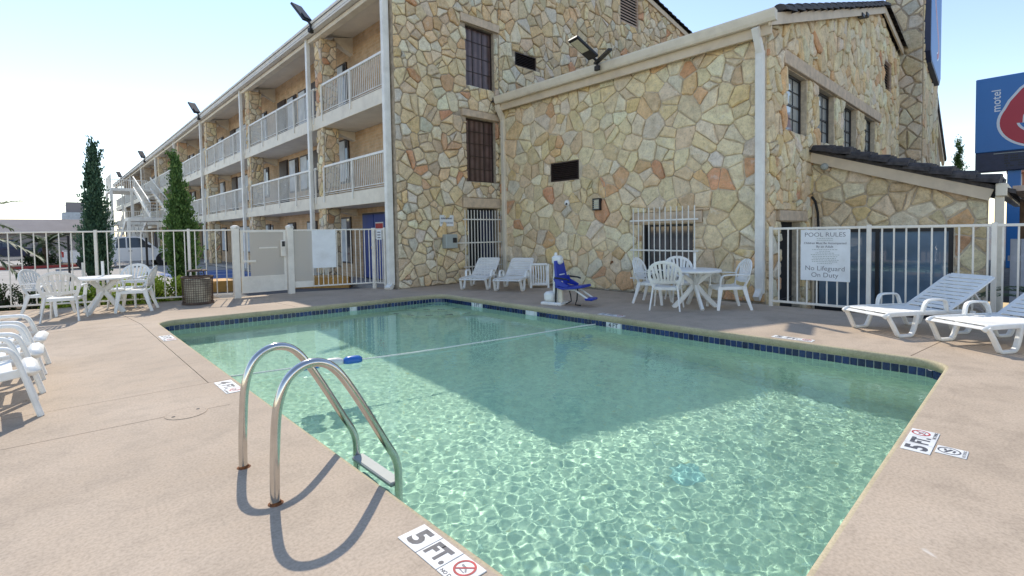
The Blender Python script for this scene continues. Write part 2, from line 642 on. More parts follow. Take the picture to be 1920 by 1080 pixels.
def shared(mb, name, mat, smooth=False):
    m = mb.mesh(name)
    fix_normals(m)
    m.materials.append(MT[mat] if isinstance(mat, str) else mat)
    if smooth:
        m.polygons.foreach_set('use_smooth', [True]*len(m.polygons))
        m.set_sharp_from_angle(angle=math.radians(40))
    return m

def proj(p):
    q = np.array(p, float)-np.array([0, 0, CH])
    d = q@_F
    if d < .05:
        return None
    return 960+CF*(q@_R)/d, CCY-CF*(q@_U)/d

def text_into(mb, body, O, U, V, N, size, depth=.002, align='CENTER', bold=0., sx=1.):
    """lettering as flat mesh in the frame O,U,V facing N"""
    cu = bpy.data.curves.new('txt', 'FONT')
    cu.body = body
    cu.size = size
    cu.align_x = align
    cu.align_y = 'CENTER'
    cu.offset = bold
    cu.resolution_u = 3
    to = bpy.data.objects.new('txt', cu)
    COL.objects.link(to)
    dg = bpy.context.evaluated_depsgraph_get()
    m = bpy.data.meshes.new_from_object(to.evaluated_get(dg))
    O, U, V, N = Vector(O), Vector(U), Vector(V), Vector(N)
    mb.add([O+U*(v.co.x*sx)+V*v.co.y+N*depth for v in m.vertices], [tuple(p.vertices) for p in m.polygons])
    bpy.data.objects.remove(to)
    bpy.data.curves.remove(cu)
    bpy.data.meshes.remove(m)
    return mb

def letters_build(mb, name, mat, parent, world=True):
    """every glyph of the lettering a part of its own"""
    par_ = list(range(len(mb.v)))
    def fd(i):
        while par_[i] != i:
            par_[i] = par_[par_[i]]
            i = par_[i]
        return i
    for f in mb.f:
        for q in f[1:]:
            par_[fd(f[0])] = fd(q)
    groups = {}
    for f in mb.f:
        groups.setdefault(fd(f[0]), []).append(f)
    for fs in groups.values():
        used = sorted({i for f in fs for i in f})
        ix = {u: k for k, u in enumerate(used)}
        m2 = MB()
        m2.add([mb.v[u] for u in used], [tuple(ix[i] for i in f) for f in fs])
        flat_build(m2, name, mat, parent, world)

def flat_build(mb, name, mat, parent, world=True):
    off = OFF.get(parent.name, Vector((0, 0, 0))) if world else Vector((0, 0, 0))
    mb.v = [(x-off[0], y-off[1], z-off[2]) for x, y, z in mb.v]
    return link(name, mb.mesh(name), mat, parent)
# ------------------------------------------------------------------ ground
def sheet(name, pts, z, mat, kind='structure', thick=0.):
    mb = MB()
    n = len(pts)
    if thick:
        mb.extr(pts, (0, 0, 0), (1, 0, 0), (0, 1, 0), (0, 0, 1), z-thick, z)
    else:
        mb.add([(x, y, z) for x, y in pts], [tuple(range(n))])
    o = mb.build(name, mat)
    return tag(o, kind=kind)

PC = [(1.375, .66), (6.94, .66), (6.94, 9.95), (1.375, 10.6)]      # pool edge corners
def offset_poly(c, off):
    out = []
    n = len(c)
    for i in range(n):
        p0, p1, p2 = Vector(c[i-1]), Vector(c[i]), Vector(c[(i+1) % n])
        d1, d2 = (p1-p0).normalized(), (p2-p1).normalized()
        n1, n2 = Vector((d1.y, -d1.x)), Vector((d2.y, -d2.x))
        k = off/(1+n1.dot(n2))
        out.append(tuple(p1+(n1+n2)*k))
    return out
def round_poly(c, r, k=7):
    out = []
    n = len(c)
    for i in range(n):
        p0, p1, p2 = Vector(c[i-1]), Vector(c[i]), Vector(c[(i+1) % n])
        a, b = (p0-p1).normalized(), (p2-p1).normalized()
        half = math.acos(max(-1, min(1, a.dot(b))))/2
        t = r/math.tan(half)
        bis = (a+b).normalized()
        cen = p1+bis*(r/math.sin(half))
        s, e = p1+a*t-cen, p1+b*t-cen
        a0 = math.atan2(s.y, s.x)
        da = (math.atan2(e.y, e.x)-a0+math.pi) % (2*math.pi)-math.pi
        for j in range(k+1):
            an = a0+da*j/k
            out.append((cen.x+r*math.cos(an), cen.y+r*math.sin(an)))
    return out
def pool_loop(off, k=7):
    return round_poly(offset_poly(PC, off), .30+off, k)

# asphalt and earth sheet with the pool area cut out
def tri_sheet(loops, keep, z, mat, name, parent=None, skirt=0.):
    vs, es = [], []
    for lp in loops:
        o = len(vs)
        vs += [Vector(p) for p in lp]
        es += [(o+i, o+(i+1) % len(lp)) for i in range(len(lp))]
    V2, E2, F2, _, _, _ = delaunay_2d_cdt(vs, es, [], 0, 1e-5)
    tris = []
    for f in F2:
        cx = sum(V2[i].x for i in f)/len(f)
        cy = sum(V2[i].y for i in f)/len(f)
        if keep(cx, cy):
            tris.append(tuple(f))
    return V2, tris

def inside(poly, x, y):
    c = False
    n = len(poly)
    for i in range(n):
        x0, y0 = poly[i]
        x1, y1 = poly[i-1]
        if (y0 > y) != (y1 > y) and x < (x1-x0)*(y-y0)/(y1-y0)+x0:
            c = not c
    return c

hole = [(.5, 0), (9.9, 0), (9.9, 11), (.5, 11)]
sunk = [(9.9, -7), (14, -7), (14, 3.9), (9.9, 3.9)]
big = [(-600, -400), (1500, -400), (1500, 1500), (-600, 1500)]
V2, tris = tri_sheet([big, hole, sunk], lambda x, y: not inside(hole, x, y) and not inside(sunk, x, y), -.12, 'asphalt', 'ground')
mb = MB()
mb.add([(v.x, v.y, -.12) for v in V2], tris)
ground = tag(mb.build('ground', 'asphalt'), kind='structure')

# sunken light well behind the right fence
mb = MB()
mb.add([(9.9, -7, -.55), (14, -7, -.55), (14, 3.9, -.55), (9.9, 3.9, -.55)], [(0, 1, 2, 3)])
mb.add([(9.93, -7, -.55), (9.93, 3.9, -.55), (9.93, 3.9, -.1), (9.93, -7, -.1)], [(0, 1, 2, 3)])
mb.add([(9.9, -7, -.55), (14, -7, -.55), (14, -7, -.12), (9.9, -7, -.12)], [(0, 1, 2, 3)])
tag(mb.build('sunken_pavement', 'pave'), kind='structure')

# ------------------------------------------------------------------ pool deck slabs with open joints
DECK = [(-9, -9), (9.95, -9), (9.95, 11.66), (6.72, 11.66), (6.72, 12.5), (4.55, 13.28), (3.3, 13.32), (-2, 15.2), (-9, 17.6)]
JOINTS = [((1.14, 5.68), (1.14, 10.5), .007), ((-9, 6.2), (1.40, 5.67), .007), ((-9, 5.6), (.66, 4.86), .009), ((.92, 4.83), (1.12, 4.81), .007),
          ((-9, 12.2), (1.30, 10.46), .010), ((7.0, .985), (9.95, .62), .010), ((3.55, 13.3), (3.72, 10.4), .010), ((1.14, 10.5), (.9, 13.9), .009),
          ((-9, .2), (1.3, .3), .010), ((-1.9, -9), (-1.9, 15.3), .010), ((6.95, 4.3), (9.95, 4.15), .008), ((6.95, 8.0), (9.95, 7.9), .008)]
def strip_quad(a, b, w):
    a, b = Vector(a), Vector(b)
    d = (b-a).normalized()
    n = Vector((-d.y, d.x))*w/2
    return [tuple(a-n), tuple(b-n), tuple(b+n), tuple(a+n)]
strips = [strip_quad(*j) for j in JOINTS]
edge = pool_loop(.03)
V2, tris = tri_sheet([DECK, edge]+strips,
                     lambda x, y: inside(DECK, x, y) and not inside(edge, x, y) and not any(inside(s, x, y) for s in strips), 0, None, None)
# connected groups of triangles become slabs
par = list(range(len(tris)))
def find(i):
    while par[i] != i:
        par[i] = par[par[i]]
        i = par[i]
    return i
emap = {}
for ti, t in enumerate(tris):
    for k in range(3):
        e = tuple(sorted((t[k], t[(k+1) % 3])))
        if e in emap:
            par[find(ti)] = find(emap[e])
        else:
            emap[e] = ti
comps = {}
for ti in range(len(tris)):
    comps.setdefault(find(ti), []).append(tris[ti])
deck = thing('pool_deck', None, None, (0, 0, 0))
tag(deck, kind='structure')
for ts in comps.values():
    cnt = {}
    for t in ts:
        for k in range(3):
            e = (t[k], t[(k+1) % 3])
            cnt.setdefault(tuple(sorted(e)), []).append(e)
    mb = MB()
    used = sorted({i for t in ts for i in t})
    ix = {u: k for k, u in enumerate(used)}
    mb.add([(V2[u].x, V2[u].y, 0.) for u in used]+[(V2[u].x, V2[u].y, -.10) for u in used], [tuple(ix[i] for i in t) for t in ts])
    n = len(used)
    for es in cnt.values():
        if len(es) == 1:
            a, b = ix[es[0][0]], ix[es[0][1]]
            mb.f.append((a, a+n, b+n, b))
    o = mb.build('slab', 'deck', deck)
# bed under the open joints
mb = MB()
V3, t3 = tri_sheet([DECK, pool_loop(.2)], lambda x, y: inside(DECK, x, y) and not inside(pool_loop(.2), x, y), 0, None, None)
mb.add([(v.x, v.y, -.008) for v in V3], t3)
jo = mb.build('joint_bed', 'joint_filler', deck)

# coping: rolled edge and drop face round the pool
prof = [(.034, -.0005), (.022, -.001), (.011, -.004), (.003, -.011), (0, -.022), (0, -.098), (.05, -.10)]
rings = [[(x, y, z) for x, y in pool_loop(off)] for off, z in prof]
mb = MB()
n = len(rings[0])
vs = [p for r in rings for p in r]
fs = []
for i in range(len(rings)-1):
    for k in range(n):
        fs.append((i*n+k, i*n+(k+1) % n, (i+1)*n+(k+1) % n, (i+1)*n+k))
mb.add(vs, fs)
cop = mb.build('coping', 'coping', deck, smooth='all')

# ------------------------------------------------------------------ pool shell
WATER_Z = -.19
pool = thing('swimming_pool', None, None, (0, 0, 0))
tag(pool, kind='structure')
def floor_z(y):
    return -1.02-.55*(10.6-y)/9.9
lp = pool_loop(.02)
n = len(lp)
mb = MB()
vs = [(x, y, -.195) for x, y in lp]
levels = 8
fs = []
for l in range(1, levels+1):
    vs += [(x, y, -.195+(floor_z(y)+.195)*l/levels) for x, y in lp]
    for k in range(n):
        fs.append(((l-1)*n+k, (l-1)*n+(k+1) % n, l*n+(k+1) % n, l*n+k))
mb.add(vs, fs)
wall = mb.build('pool_wall', 'plaster', pool, smooth='all')
mb = MB()
V3, t3 = tri_sheet([lp], lambda x, y: inside(lp, x, y), 0, None, None)
mb.add([(v.x, v.y, floor_z(v.y)) for v in V3], t3)
pfloor = mb.build('pool_floor', 'plaster', pool)
# grout band behind the tiles
mb = MB()
bl = pool_loop(.014)
vs = [(x, y, -.10) for x, y in bl]+[(x, y, -.20) for x, y in bl]
mb.add(vs, [(k, (k+1) % n, n+(k+1) % n, n+k) for k in range(n)])
mb.build('grout_band', 'grout', pool, smooth='all')
# repaired patch on the floor
mb = MB()
rr = random.Random(5)
pts = []
for k in range(14):
    a = k/14*2*math.pi
    r = .15*(1+.10*math.sin(3*a)+.06*math.cos(5*a))
    pts.append((4.14+r*1.2*math.cos(a), 2.16+r*math.sin(a)))
mb.add([(x, y, floor_z(y)+.004) for x, y in pts], [tuple(range(14))])
patch = mb.build('floor_patch', 'patch', pool)
# corner steps under water
CX, CY = 6.96, 10.0
step_objs = []
for r, z in ((1.42, -.86), (.92, -.60), (.44, -.36)):
    mb = MB()
    arc = []
    for k in range(13):
        a = math.pi+math.pi/2*k/12-.06*(1-k/12)
        arc.append((CX+r*math.cos(a), CY+r*math.sin(a)))
    poly = arc+[(CX, CY)]
    mb.extr(poly, (0, 0, 0), (1, 0, 0), (0, 1, 0), (0, 0, 1), -1.15, z)
    st = mb.build('pool_step', 'plaster', pool)
    step_objs.append(st)
    nt_ = {1.42: 5, .92: 4, .44: 3}[r]
    for k in range(nt_):
        a = math.pi+math.pi/2*(k+.5)/nt_
        tm = MB()
        rad = Vector((math.cos(a), math.sin(a), 0))
        tan = Vector((-rad.y, rad.x, 0))
        c = Vector((CX, CY, 0))+rad*(r-.06)
        tm.extr([(-.08, -.03), (.08, -.03), (.08, .03), (-.08, .03)], (c.x, c.y, z), tan, rad, (0, 0, 1), .0005, .006)
        tm.build('tile', 'tile', st)

# waterline tiles, one by one along the two sides in view
tm = MB()
tm.cbox((-.0342, -.006, -.0425), (.0342, .006, .0425), .003)
tile_mesh = shared(tm, 'tile', 'tile')
loopt = [Vector(p) for p in pool_loop(.006, 10)]
seg = [(loopt[i]-loopt[i-1]).length for i in range(len(loopt))]
path = [(loopt[i], loopt[(i+1) % len(loopt)]) for i in range(len(loopt))]
PITCH = .0785
GAPS = [(8.40, 8.74, 'x'), (6.77, 7.04, 'x'), (4.76, 5.10, 'x'), (4.78, 4.90, 'y')]
d = 0
rest = MB()
rt = random.Random(3)
acc = PITCH/2
for a, b in path:
    L = (b-a).length
    if L < 1e-6:
        continue
    dr = (b-a)/L
    nrm = Vector((-dr.y, dr.x))
    while acc < L:
        p = a+dr*acc
        acc += PITCH
        ang = math.atan2(dr.y, dr.x)
        on_x = p.x > 6.6 and p.y > .8
        on_y = p.y > 9.6
        if on_x and any(g[2] == 'x' and g[0] < p.y < g[1] for g in GAPS) and p.x > 6.9:
            continue
        if on_y and any(g[2] == 'y' and g[0] < p.x < g[1] for g in GAPS):
            continue
        if on_x or on_y:
            inst('tile', tile_mesh, pool, (p.x, p.y, -.147), (rt.uniform(-.02, .02), 0, ang+rt.uniform(-.01, .01)))
        else:
            c, s_ = math.cos(ang), math.sin(ang)
            o_ = len(rest.v)
            bx = MB().box((-.0365, -.006, -.0425), (.0365, .006, .0425))
            rest.add([(p.x+x*c-y*s_, p.y+x*s_+y*c, -.147+z) for x, y, z in bx.v], bx.f)
    acc -= L
ro = rest.build('tiles', 'tile', pool)
ro['kind'] = 'stuff'
# depth figures set in the tile line and skimmer mouths
for (y0, y1), txt in (((8.42, 8.72), '3 FT'), ((4.78, 5.08), '4 FT')):
    mb = MB().cbox((6.934, y0, -.19), (6.955, y1, -.104), .004)
    pl_ = mb.build('depth_plate', 'marker_white', pool)
    tb = text_into(MB(), txt, (6.932, (y0+y1)/2, -.147), (0, -1, 0), (0, 0, 1), (-1, 0, 0), .10, .001, bold=.002)
    flat_build(tb, 'depth_figure', 'sign_text_black', pl_)
for a, b in (((6.93, 6.79, -.19), (6.96, 7.02, -.104)), ((4.79, 9.0, 0), None)):
    if b is None:
        yy = 10.6-(4.84-1.375)/(6.94-1.375)*.65
        mb = MB().cbox((4.79, yy-.004, -.19), (4.89, yy+.02, -.104), .004)
    else:
        mb = MB().cbox(a, b, .004)
    mb.build('skimmer_plate', 'marker_white', pool)

# ------------------------------------------------------------------ water: real waves
def make_water():
    x0, x1, y0, y1 = 1.34, 7.0, .62, 10.66
    nx, ny = 740, 1260
    xs = np.linspace(x0, x1, nx)
    q_ = np.linspace(0, 1, ny)
    ys = y0+(y1-y0)*(.70*q_+.30*q_*q_)          # finer towards the near end
    X, Y = np.meshgrid(xs, ys)
    rng = np.random.default_rng(4)
    Z = np.zeros_like(X)
    near = np.clip((8.5-Y)/6, .25, 1.)         # breeze ripples fade towards the sheltered corner
    for i in range(80):
        lam = math.exp(rng.uniform(math.log(.038), math.log(.14)))
        k = 2*np.pi/lam
        a = rng.uniform(0, 2*np.pi)
        ph = rng.uniform(0, 6.28)
        am = .33/(k*k)*rng.uniform(.2, 1.3)
        Z += am*np.sin(k*(X*math.cos(a)+Y*math.sin(a))+ph)
    Z = WATER_Z+Z*near
    v = np.stack([X.ravel(), Y.ravel(), Z.ravel()], 1).astype(np.float32)
    idx = np.arange(nx*ny).reshape(ny, nx)
    q = np.stack([idx[:-1, :-1].ravel(), idx[:-1, 1:].ravel(), idx[1:, 1:].ravel(), idx[1:, :-1].ravel()], 1).astype(np.int32)
    m = bpy.data.meshes.new('water')
    m.vertices.add(len(v))
    m.vertices.foreach_set('co', v.ravel())
    m.loops.add(q.size)
    m.loops.foreach_set('vertex_index', q.ravel())
    m.polygons.add(len(q))
    m.polygons.foreach_set('loop_start', np.arange(0, q.size, 4, dtype=np.int32))
    m.polygons.foreach_set('use_smooth', np.ones(len(q), dtype=bool))
    m.update(calc_edges=True)
    o = link('water', m, 'water')
    tag(o, kind='structure')
    o.cycles.is_caustics_caster = True
    return o
water = make_water()
for o in [wall, pfloor, patch]+step_objs:
    o.cycles.is_caustics_receiver = True
# ------------------------------------------------------------------ rubble stone walls: every stone its own piece
PAL_WARM = [(34, (.82, .69, .46)), (24, (.80, .65, .41)), (22, (.84, .75, .55)), (6, (.76, .69, .55)), (5, (.76, .50, .28)), (2, (.72, .40, .23)),
            (9, (.79, .60, .33)), (7, (.74, .59, .38))]
PAL_MIX = [(28, (.80, .67, .45)), (22, (.77, .61, .38)), (18, (.82, .74, .56)), (10, (.72, .67, .56)), (4, (.69, .47, .28)), (2, (.65, .37, .22)),
           (8, (.77, .58, .33)), (8, (.66, .55, .38))]
PAL_GREY = [(20, (.70, .61, .45)), (14, (.64, .53, .36)), (18, (.66, .61, .51)), (12, (.56, .52, .44)), (4, (.60, .44, .29)), (10, (.76, .68, .52))]

def pick(rng, pal):
    tot = sum(w for w, _ in pal)
    r = rng.uniform(0, tot)
    for w, c in pal:
        r -= w
        if r <= 0:
            break
    k = rng.uniform(.86, 1.10)
    return tuple(min(.85, x*k*rng.uniform(.96, 1.04)) for x in c)

def clip_half(poly, nx, ny, c):
    """keep nx*x+ny*y <= c"""
    out = []
    n = len(poly)
    for i in range(n):
        p, q = poly[i], poly[(i+1) % n]
        dp, dq = nx*p[0]+ny*p[1]-c, nx*q[0]+ny*q[1]-c
        if dp <= 0:
            out.append(p)
        if (dp < 0) != (dq < 0) and abs(dp-dq) > 1e-12:
            t = dp/(dp-dq)
            out.append((p[0]+t*(q[0]-p[0]), p[1]+t*(q[1]-p[1])))
    return out

def area(poly):
    return .5*sum(poly[i-1][0]*poly[i][1]-poly[i][0]*poly[i-1][1] for i in range(len(poly)))

def centroid(poly):
    n = len(poly)
    return sum(p[0] for p in poly)/n, sum(p[1] for p in poly)/n

def inset(poly, d):
    """convex polygon moved inwards"""
    if area(poly) < 0:
        poly = poly[::-1]
    out = list(poly)
    n = len(poly)
    for i in range(n):
        x0, y0 = poly[i]
        x1, y1 = poly[(i+1) % n]
        L = math.hypot(x1-x0, y1-y0)
        if L < 1e-6:
            continue
        nx, ny = (y1-y0)/L, -(x1-x0)/L
        out = clip_half(out, nx, ny, nx*x0+ny*y0-d)
        if len(out) < 3:
            return []
    return out

def stone_cells(poly, holes, size, rng, aspect=1.25):
    us = [p[0] for p in poly]
    vs = [p[1] for p in poly]
    u0, u1, v0, v1 = min(us), max(us), min(vs), max(vs)
    sx, sy = size*math.sqrt(aspect), size/math.sqrt(aspect)
    seeds = []
    ny = int((v1-v0)/sy)+2
    nx = int((u1-u0)/sx)+2
    for j in range(-1, ny+1):
        for i in range(-1, nx+1):
            if rng.random() < .20:
                continue
            u = u0+(i+.5*(j % 2)+rng.uniform(-.60, .60))*sx
            v = v0+(j+rng.uniform(-.60, .60))*sy
            seeds.append((u, v, rng.uniform(-.05, .05)*size*size))
            if rng.random() < .16:
                a_ = rng.uniform(0, 6.28)
                seeds.append((u+.42*size*math.cos(a_), v+.42*size*math.sin(a_), -.05*size*size))
    grid = {}
    cs = size*1.6
    for k, (u, v, w) in enumerate(seeds):
        grid.setdefault((int(u//cs), int(v//cs)), []).append(k)
    cells = []
    for k, (u, v, w) in enumerate(seeds):
        gi, gj = int(u//cs), int(v//cs)
        nb = [m for a in range(gi-2, gi+3) for b in range(gj-2, gj+3) for m in grid.get((a, b), []) if m != k]
        nb.sort(key=lambda m: (seeds[m][0]-u)**2+(seeds[m][1]-v)**2)
        c = list(poly)
        for m in nb[:22]:
            pu, pv, pw = seeds[m]
            nx_, ny_ = 2*(pu-u), 2*(pv-v)
            cc = pu*pu+pv*pv-pw-(u*u+v*v-w)
            c = clip_half(c, nx_, ny_, cc)
            if len(c) < 3:
                break
        if len(c) < 3:
            continue
        ok = True
        for (a0, b0, a1, b1) in holes:
            cu, cv = centroid(c)
            if not any(a0-1e-6 < p[0] < a1+1e-6 or True for p in c):
                continue
            if max(p[0] for p in c) <= a0 or min(p[0] for p in c) >= a1 or max(p[1] for p in c) <= b0 or min(p[1] for p in c) >= b1:
                continue
            ds = [(a0-cu, (1, 0, a0)), (cu-a1, (-1, 0, -a1)), (b0-cv, (0, 1, b0)), (cv-b1, (0, -1, -b1))]
            best = max(ds, key=lambda t: t[0])
            if best[0] <= -.06*size/.3:
                # mostly inside the opening
                if best[0] < -.12:
                    ok = False
                    break
            c = clip_half(c, *best[1])
            if len(c) < 3:
                ok = False
                break
        if ok and len(c) >= 3 and abs(area(c)) > .004*(size/.3)**2:
            cells.append(c)
    return cells

class StoneSet:
    """collects the stones of one building and turns the ones that show largest into objects"""
    def __init__(s):
        s.items = []
    def wall(s, parent, O, U, V, N, poly, holes=(), size=.36, seed=1, pal=PAL_WARM, gap=.012, relief=(.010, .040), aspect=1.25):
        rng = random.Random(seed)
        O, U, V, N = [Vector(q) for q in (O, U, V, N)]
        if area(poly) < 0:
            poly = poly[::-1]
        for c in stone_cells(poly, list(holes), size, rng, aspect):
            c = inset(c, gap/2*rng.uniform(.5, 2.0))
            if len(c) < 3 or abs(area(c)) < .003:
                continue
            # cut the corners unevenly, jitter the outline
            pts = []
            n = len(c)
            for i in range(n):
                p, q, r = c[i-1], c[i], c[(i+1) % n]
                la, lb = math.dist(p, q), math.dist(q, r)
                if la < .02 and lb < .02:
                    pts.append(q)
                    continue
                k1 = min(.3, rng.uniform(.012, .035)/max(la, 1e-6))
                k2 = min(.3, rng.uniform(.012, .035)/max(lb, 1e-6))
                pts.append((q[0]+(p[0]-q[0])*k1, q[1]+(p[1]-q[1])*k1))
                pts.append((q[0]+(r[0]-q[0])*k2, q[1]+(r[1]-q[1])*k2))
            fine = []
            for i in range(len(pts)):
                p, q = pts[i], pts[(i+1) % len(pts)]
                fine.append(p)
                L_ = math.dist(p, q)
                if L_ > .11:
                    f_ = rng.uniform(.35, .65)
                    o_ = rng.uniform(-.004, .016)
                    nx_, ny_ = -(q[1]-p[1])/L_, (q[0]-p[0])/L_
                    fine.append((p[0]+(q[0]-p[0])*f_+nx_*o_, p[1]+(q[1]-p[1])*f_+ny_*o_))
            pts = fine
            cu, cv = centroid(pts)
            pts = [(p[0]+(cu-p[0])*rng.uniform(0, .035), p[1]+(cv-p[1])*rng.uniform(0, .035)) for p in pts]
            h = rng.uniform(*relief)
            tu, tv = rng.uniform(-.05, .05), rng.uniform(-.05, .05)
            n = len(pts)
            vs, fs = [], []
            ch = min(.034, .18*math.sqrt(abs(area(pts))))
            L0 = [O+U*p[0]+V*p[1]+N*(-.012) for p in pts]
            dep = [max(.003, h*.62+(p[0]-cu)*tu+(p[1]-cv)*tv) for p in pts]
            L1 = [O+U*p[0]+V*p[1]+N*d for p, d in zip(pts, dep)]
            L2 = []
            for p, d in zip(pts, dep):
                dd = math.dist(p, (cu, cv))+1e-6
                k = min(.45, ch/dd*rng.uniform(.7, 1.3))
                L2.append(O+U*(p[0]+(cu-p[0])*k)+V*(p[1]+(cv-p[1])*k)+N*(d+h*.38*rng.uniform(.7, 1.2)))
            ctr = O+U*cu+V*cv+N*(h*rng.uniform(.95, 1.25))
            vs = L0+L1+L2+[ctr]
            for i in range(n):
                j = (i+1) % n
                fs += [(i, j, n+j, n+i), (n+i, n+j, 2*n+j, 2*n+i), (2*n+i, 2*n+j, 3*n)]
            pp = [proj(p) for p in L1]
            pa = 0
            if all(p is not None for p in pp):
                m = [(min(1920, max(0, p[0])), min(1080, max(0, p[1]))) for p in pp]
                pa = abs(area(m))
            s.items.append((pa, parent, vs, fs, (*pick(rng, pal), 1.)))
    def finish(s, nmax=300):
        s.items.sort(key=lambda t: -t[0])
        rest = {}
        for k, (pa, parent, vs, fs, col) in enumerate(s.items):
            if k < nmax and pa > 60:
                mb = MB()
                mb.add(vs, fs)
                mb.tone = [col]*len(vs)
                off = OFF.get(parent.name, Vector((0, 0, 0)))
                mb.v = [(x-off[0], y-off[1], z-off[2]) for x, y, z in mb.v]
                m = mb.mesh('stone')
                a = m.attributes.new('tone', 'FLOAT_COLOR', 'POINT')
                a.data.foreach_set('color', np.array(mb.tone, dtype=np.float32).ravel())
                orient(m, vs[-1]-off, fs)
                o = bpy.data.objects.new('stone', m)
                m.materials.append(MT['stone'])
                COL.objects.link(o)
                o.parent = parent
            else:
                rest.setdefault(parent.name, (parent, MB()))[1].add(vs, fs)
                rest[parent.name][1].tone += [col]*len(vs)
        for parent, mb in rest.values():
            o = mb.build('stones', 'stone', parent)
            o['kind'] = 'stuff'

def orient(m, c, fs):
    # winding comes out consistent; flip it when the front looks backwards
    p = m.polygons[2]
    n = p.normal
    base = m.vertices[0].co
    if n.dot(Vector(c)-base) < 0 and abs(n.dot(Vector(c)-base)) > 0:
        m.flip_normals()
# ------------------------------------------------------------------ three-storey motel block
XF, XB, YG = 6.80, 7.95, 11.7           # front of the galleries, room wall, gable end
Z2T, Z2B, Z3T, Z3B = 2.72, 2.36, 5.36, 5.00
EAVE = 8.08
YEND = 80.
motel = thing('motel_block', 'long three-storey stone and brick motel block with open white-railed balconies', 'building', (6.8, 11.7, 0))
ms = StoneSet()
# gable end wall (mortar body) with openings left free
G_OPEN = [(9.23, 5.83, 10.33, 7.60), (9.19, 3.00, 10.33, 4.88), (9.17, .05, 10.36, 2.19), (11.24, 6.83, 12.20, 7.26), (17.1, 9.85, 18.4, 11.2)]
def wall_with_openings(mb, O, U, V, N, outline, opens, thick):
    """flat wall with rectangular openings and reveals; opens = (u0,v0,u1,v1)"""
    loops = [outline]+[[(a, b), (c, b), (c, d_), (a, d_)] for a, b, c, d_ in opens]
    V2, tris = tri_sheet(loops, lambda x, y: inside(outline, x, y) and not any(a < x < c and b < y < d_ for a, b, c, d_ in opens), 0, None, None)
    O, U, V, N = [Vector(q) for q in (O, U, V, N)]
    mb.add([O+U*p.x+V*p.y for p in V2], tris)
    for a, b, c, d_ in opens:
        q = [(a, b), (c, b), (c, d_), (a, d_)]
        vs = [O+U*x+V*y+N*k for k in (0, -thick) for x, y in q]
        mb.add(vs, [(i, (i+1) % 4, 4+(i+1) % 4, 4+i) for i in range(4)])
gable_out = [(6.82, -.1), (23.6, -.1), (23.6, 10.5), (19.4, 11.28), (16.5, 11.9), (6.82, 8.2)]
mb = MB()
wall_with_openings(mb, (0, YG, 0), (1, 0, 0), (0, 0, 1), (0, -1, 0), gable_out, G_OPEN, .18)
gwall = mb.build('gable_wall', 'mortar', motel)
LINT = [(9.02, 7.62, 10.52, 7.86), (9.02, 4.90, 10.5, 5.10), (9.0, 2.21, 10.5, 2.50)]
hol = G_OPEN+LINT
ms.wall(gwall, (0, YG, 0), (1, 0, 0), (0, 0, 1), (0, -1, 0), [(6.82, 0), (10.5, 0), (10.5, 9.3), (6.82, 8.1)], hol, .28, 11, PAL_MIX, .018, (.025, .085))
ms.wall(gwall, (0, YG, 0), (1, 0, 0), (0, 0, 1), (0, -1, 0), [(10.52, 5.3), (23.4, 5.3), (23.4, 10.5), (19.4, 11.2), (15.6, 11.6), (10.52, 9.4)], hol, .33, 12, PAL_MIX, .018, (.025, .085))
for k, (a, b, c, d_) in enumerate(LINT):
    MB().cbox((a, YG-.085, b), (c, YG+.05, d_), .012).build('lintel', 'lintel', motel)
# flank of the gable wall seen past its corner (return in stone)
MB().box((6.82, YG+.002, -.1), (7.0, YG+.5, 8.1)).build('corner_pier', 'mortar', motel)

def grid_window(parent, O, U, V, N, u0, v0, u1, v1, fmat, pmat, bars_u=(), bars_v=(), fw=.05, depth=.14, name='window'):
    """recessed window: pane at depth, frame and glazing bars standing proud of it"""
    O, U, V, N = [Vector(q) for q in (O, U, V, N)]
    f = MB()
    for a, b, c, d_ in ((u0, v0, u0+fw, v1), (u1-fw, v0, u1, v1), (u0+fw, v0, u1-fw, v0+fw), (u0+fw, v1-fw, u1-fw, v1)):
        f.extr([(a, b), (c, b), (c, d_), (a, d_)], O, U, V, N, -depth-.03, -depth+.04)
    w = f.build(name, fmat, parent)
    p = MB()
    p.extr([(u0+fw, v0+fw), (u1-fw, v0+fw), (u1-fw, v1-fw), (u0+fw, v1-fw)], O, U, V, N, -depth-.02, -depth)
    p.build('pane', pmat, w)
    for t in bars_u:
        b = MB()
        b.extr([(t-.011, v0+fw), (t+.011, v0+fw), (t+.011, v1-fw), (t-.011, v1-fw)], O, U, V, N, -depth+.001, -depth+.014)
        b.build('glazing_bar', fmat, w)
    for t, hw in bars_v:
        b = MB()
        b.extr([(u0+fw, t-hw), (u1-fw, t-hw), (u1-fw, t+hw), (u0+fw, t+hw)], O, U, V, N, -depth+.002, -depth+.018)
        b.build('glazing_bar', fmat, w)
    return w
FG = ((0, YG, 0), (1, 0, 0), (0, 0, 1), (0, -1, 0))
grid_window(motel, *FG, 9.23, 5.83, 10.33, 7.60, 'brown_frame', 'brown_screen', (9.6, 9.97), ((6.3, .008), (6.75, .008), (7.2, .008)), .035)
grid_window(motel, *FG, 9.19, 3.00, 10.33, 4.88, 'brown_frame', 'brown_screen', (9.42, 9.98), ((3.4, .008), (3.78, .008), (4.16, .008), (4.52, .008)), .035)
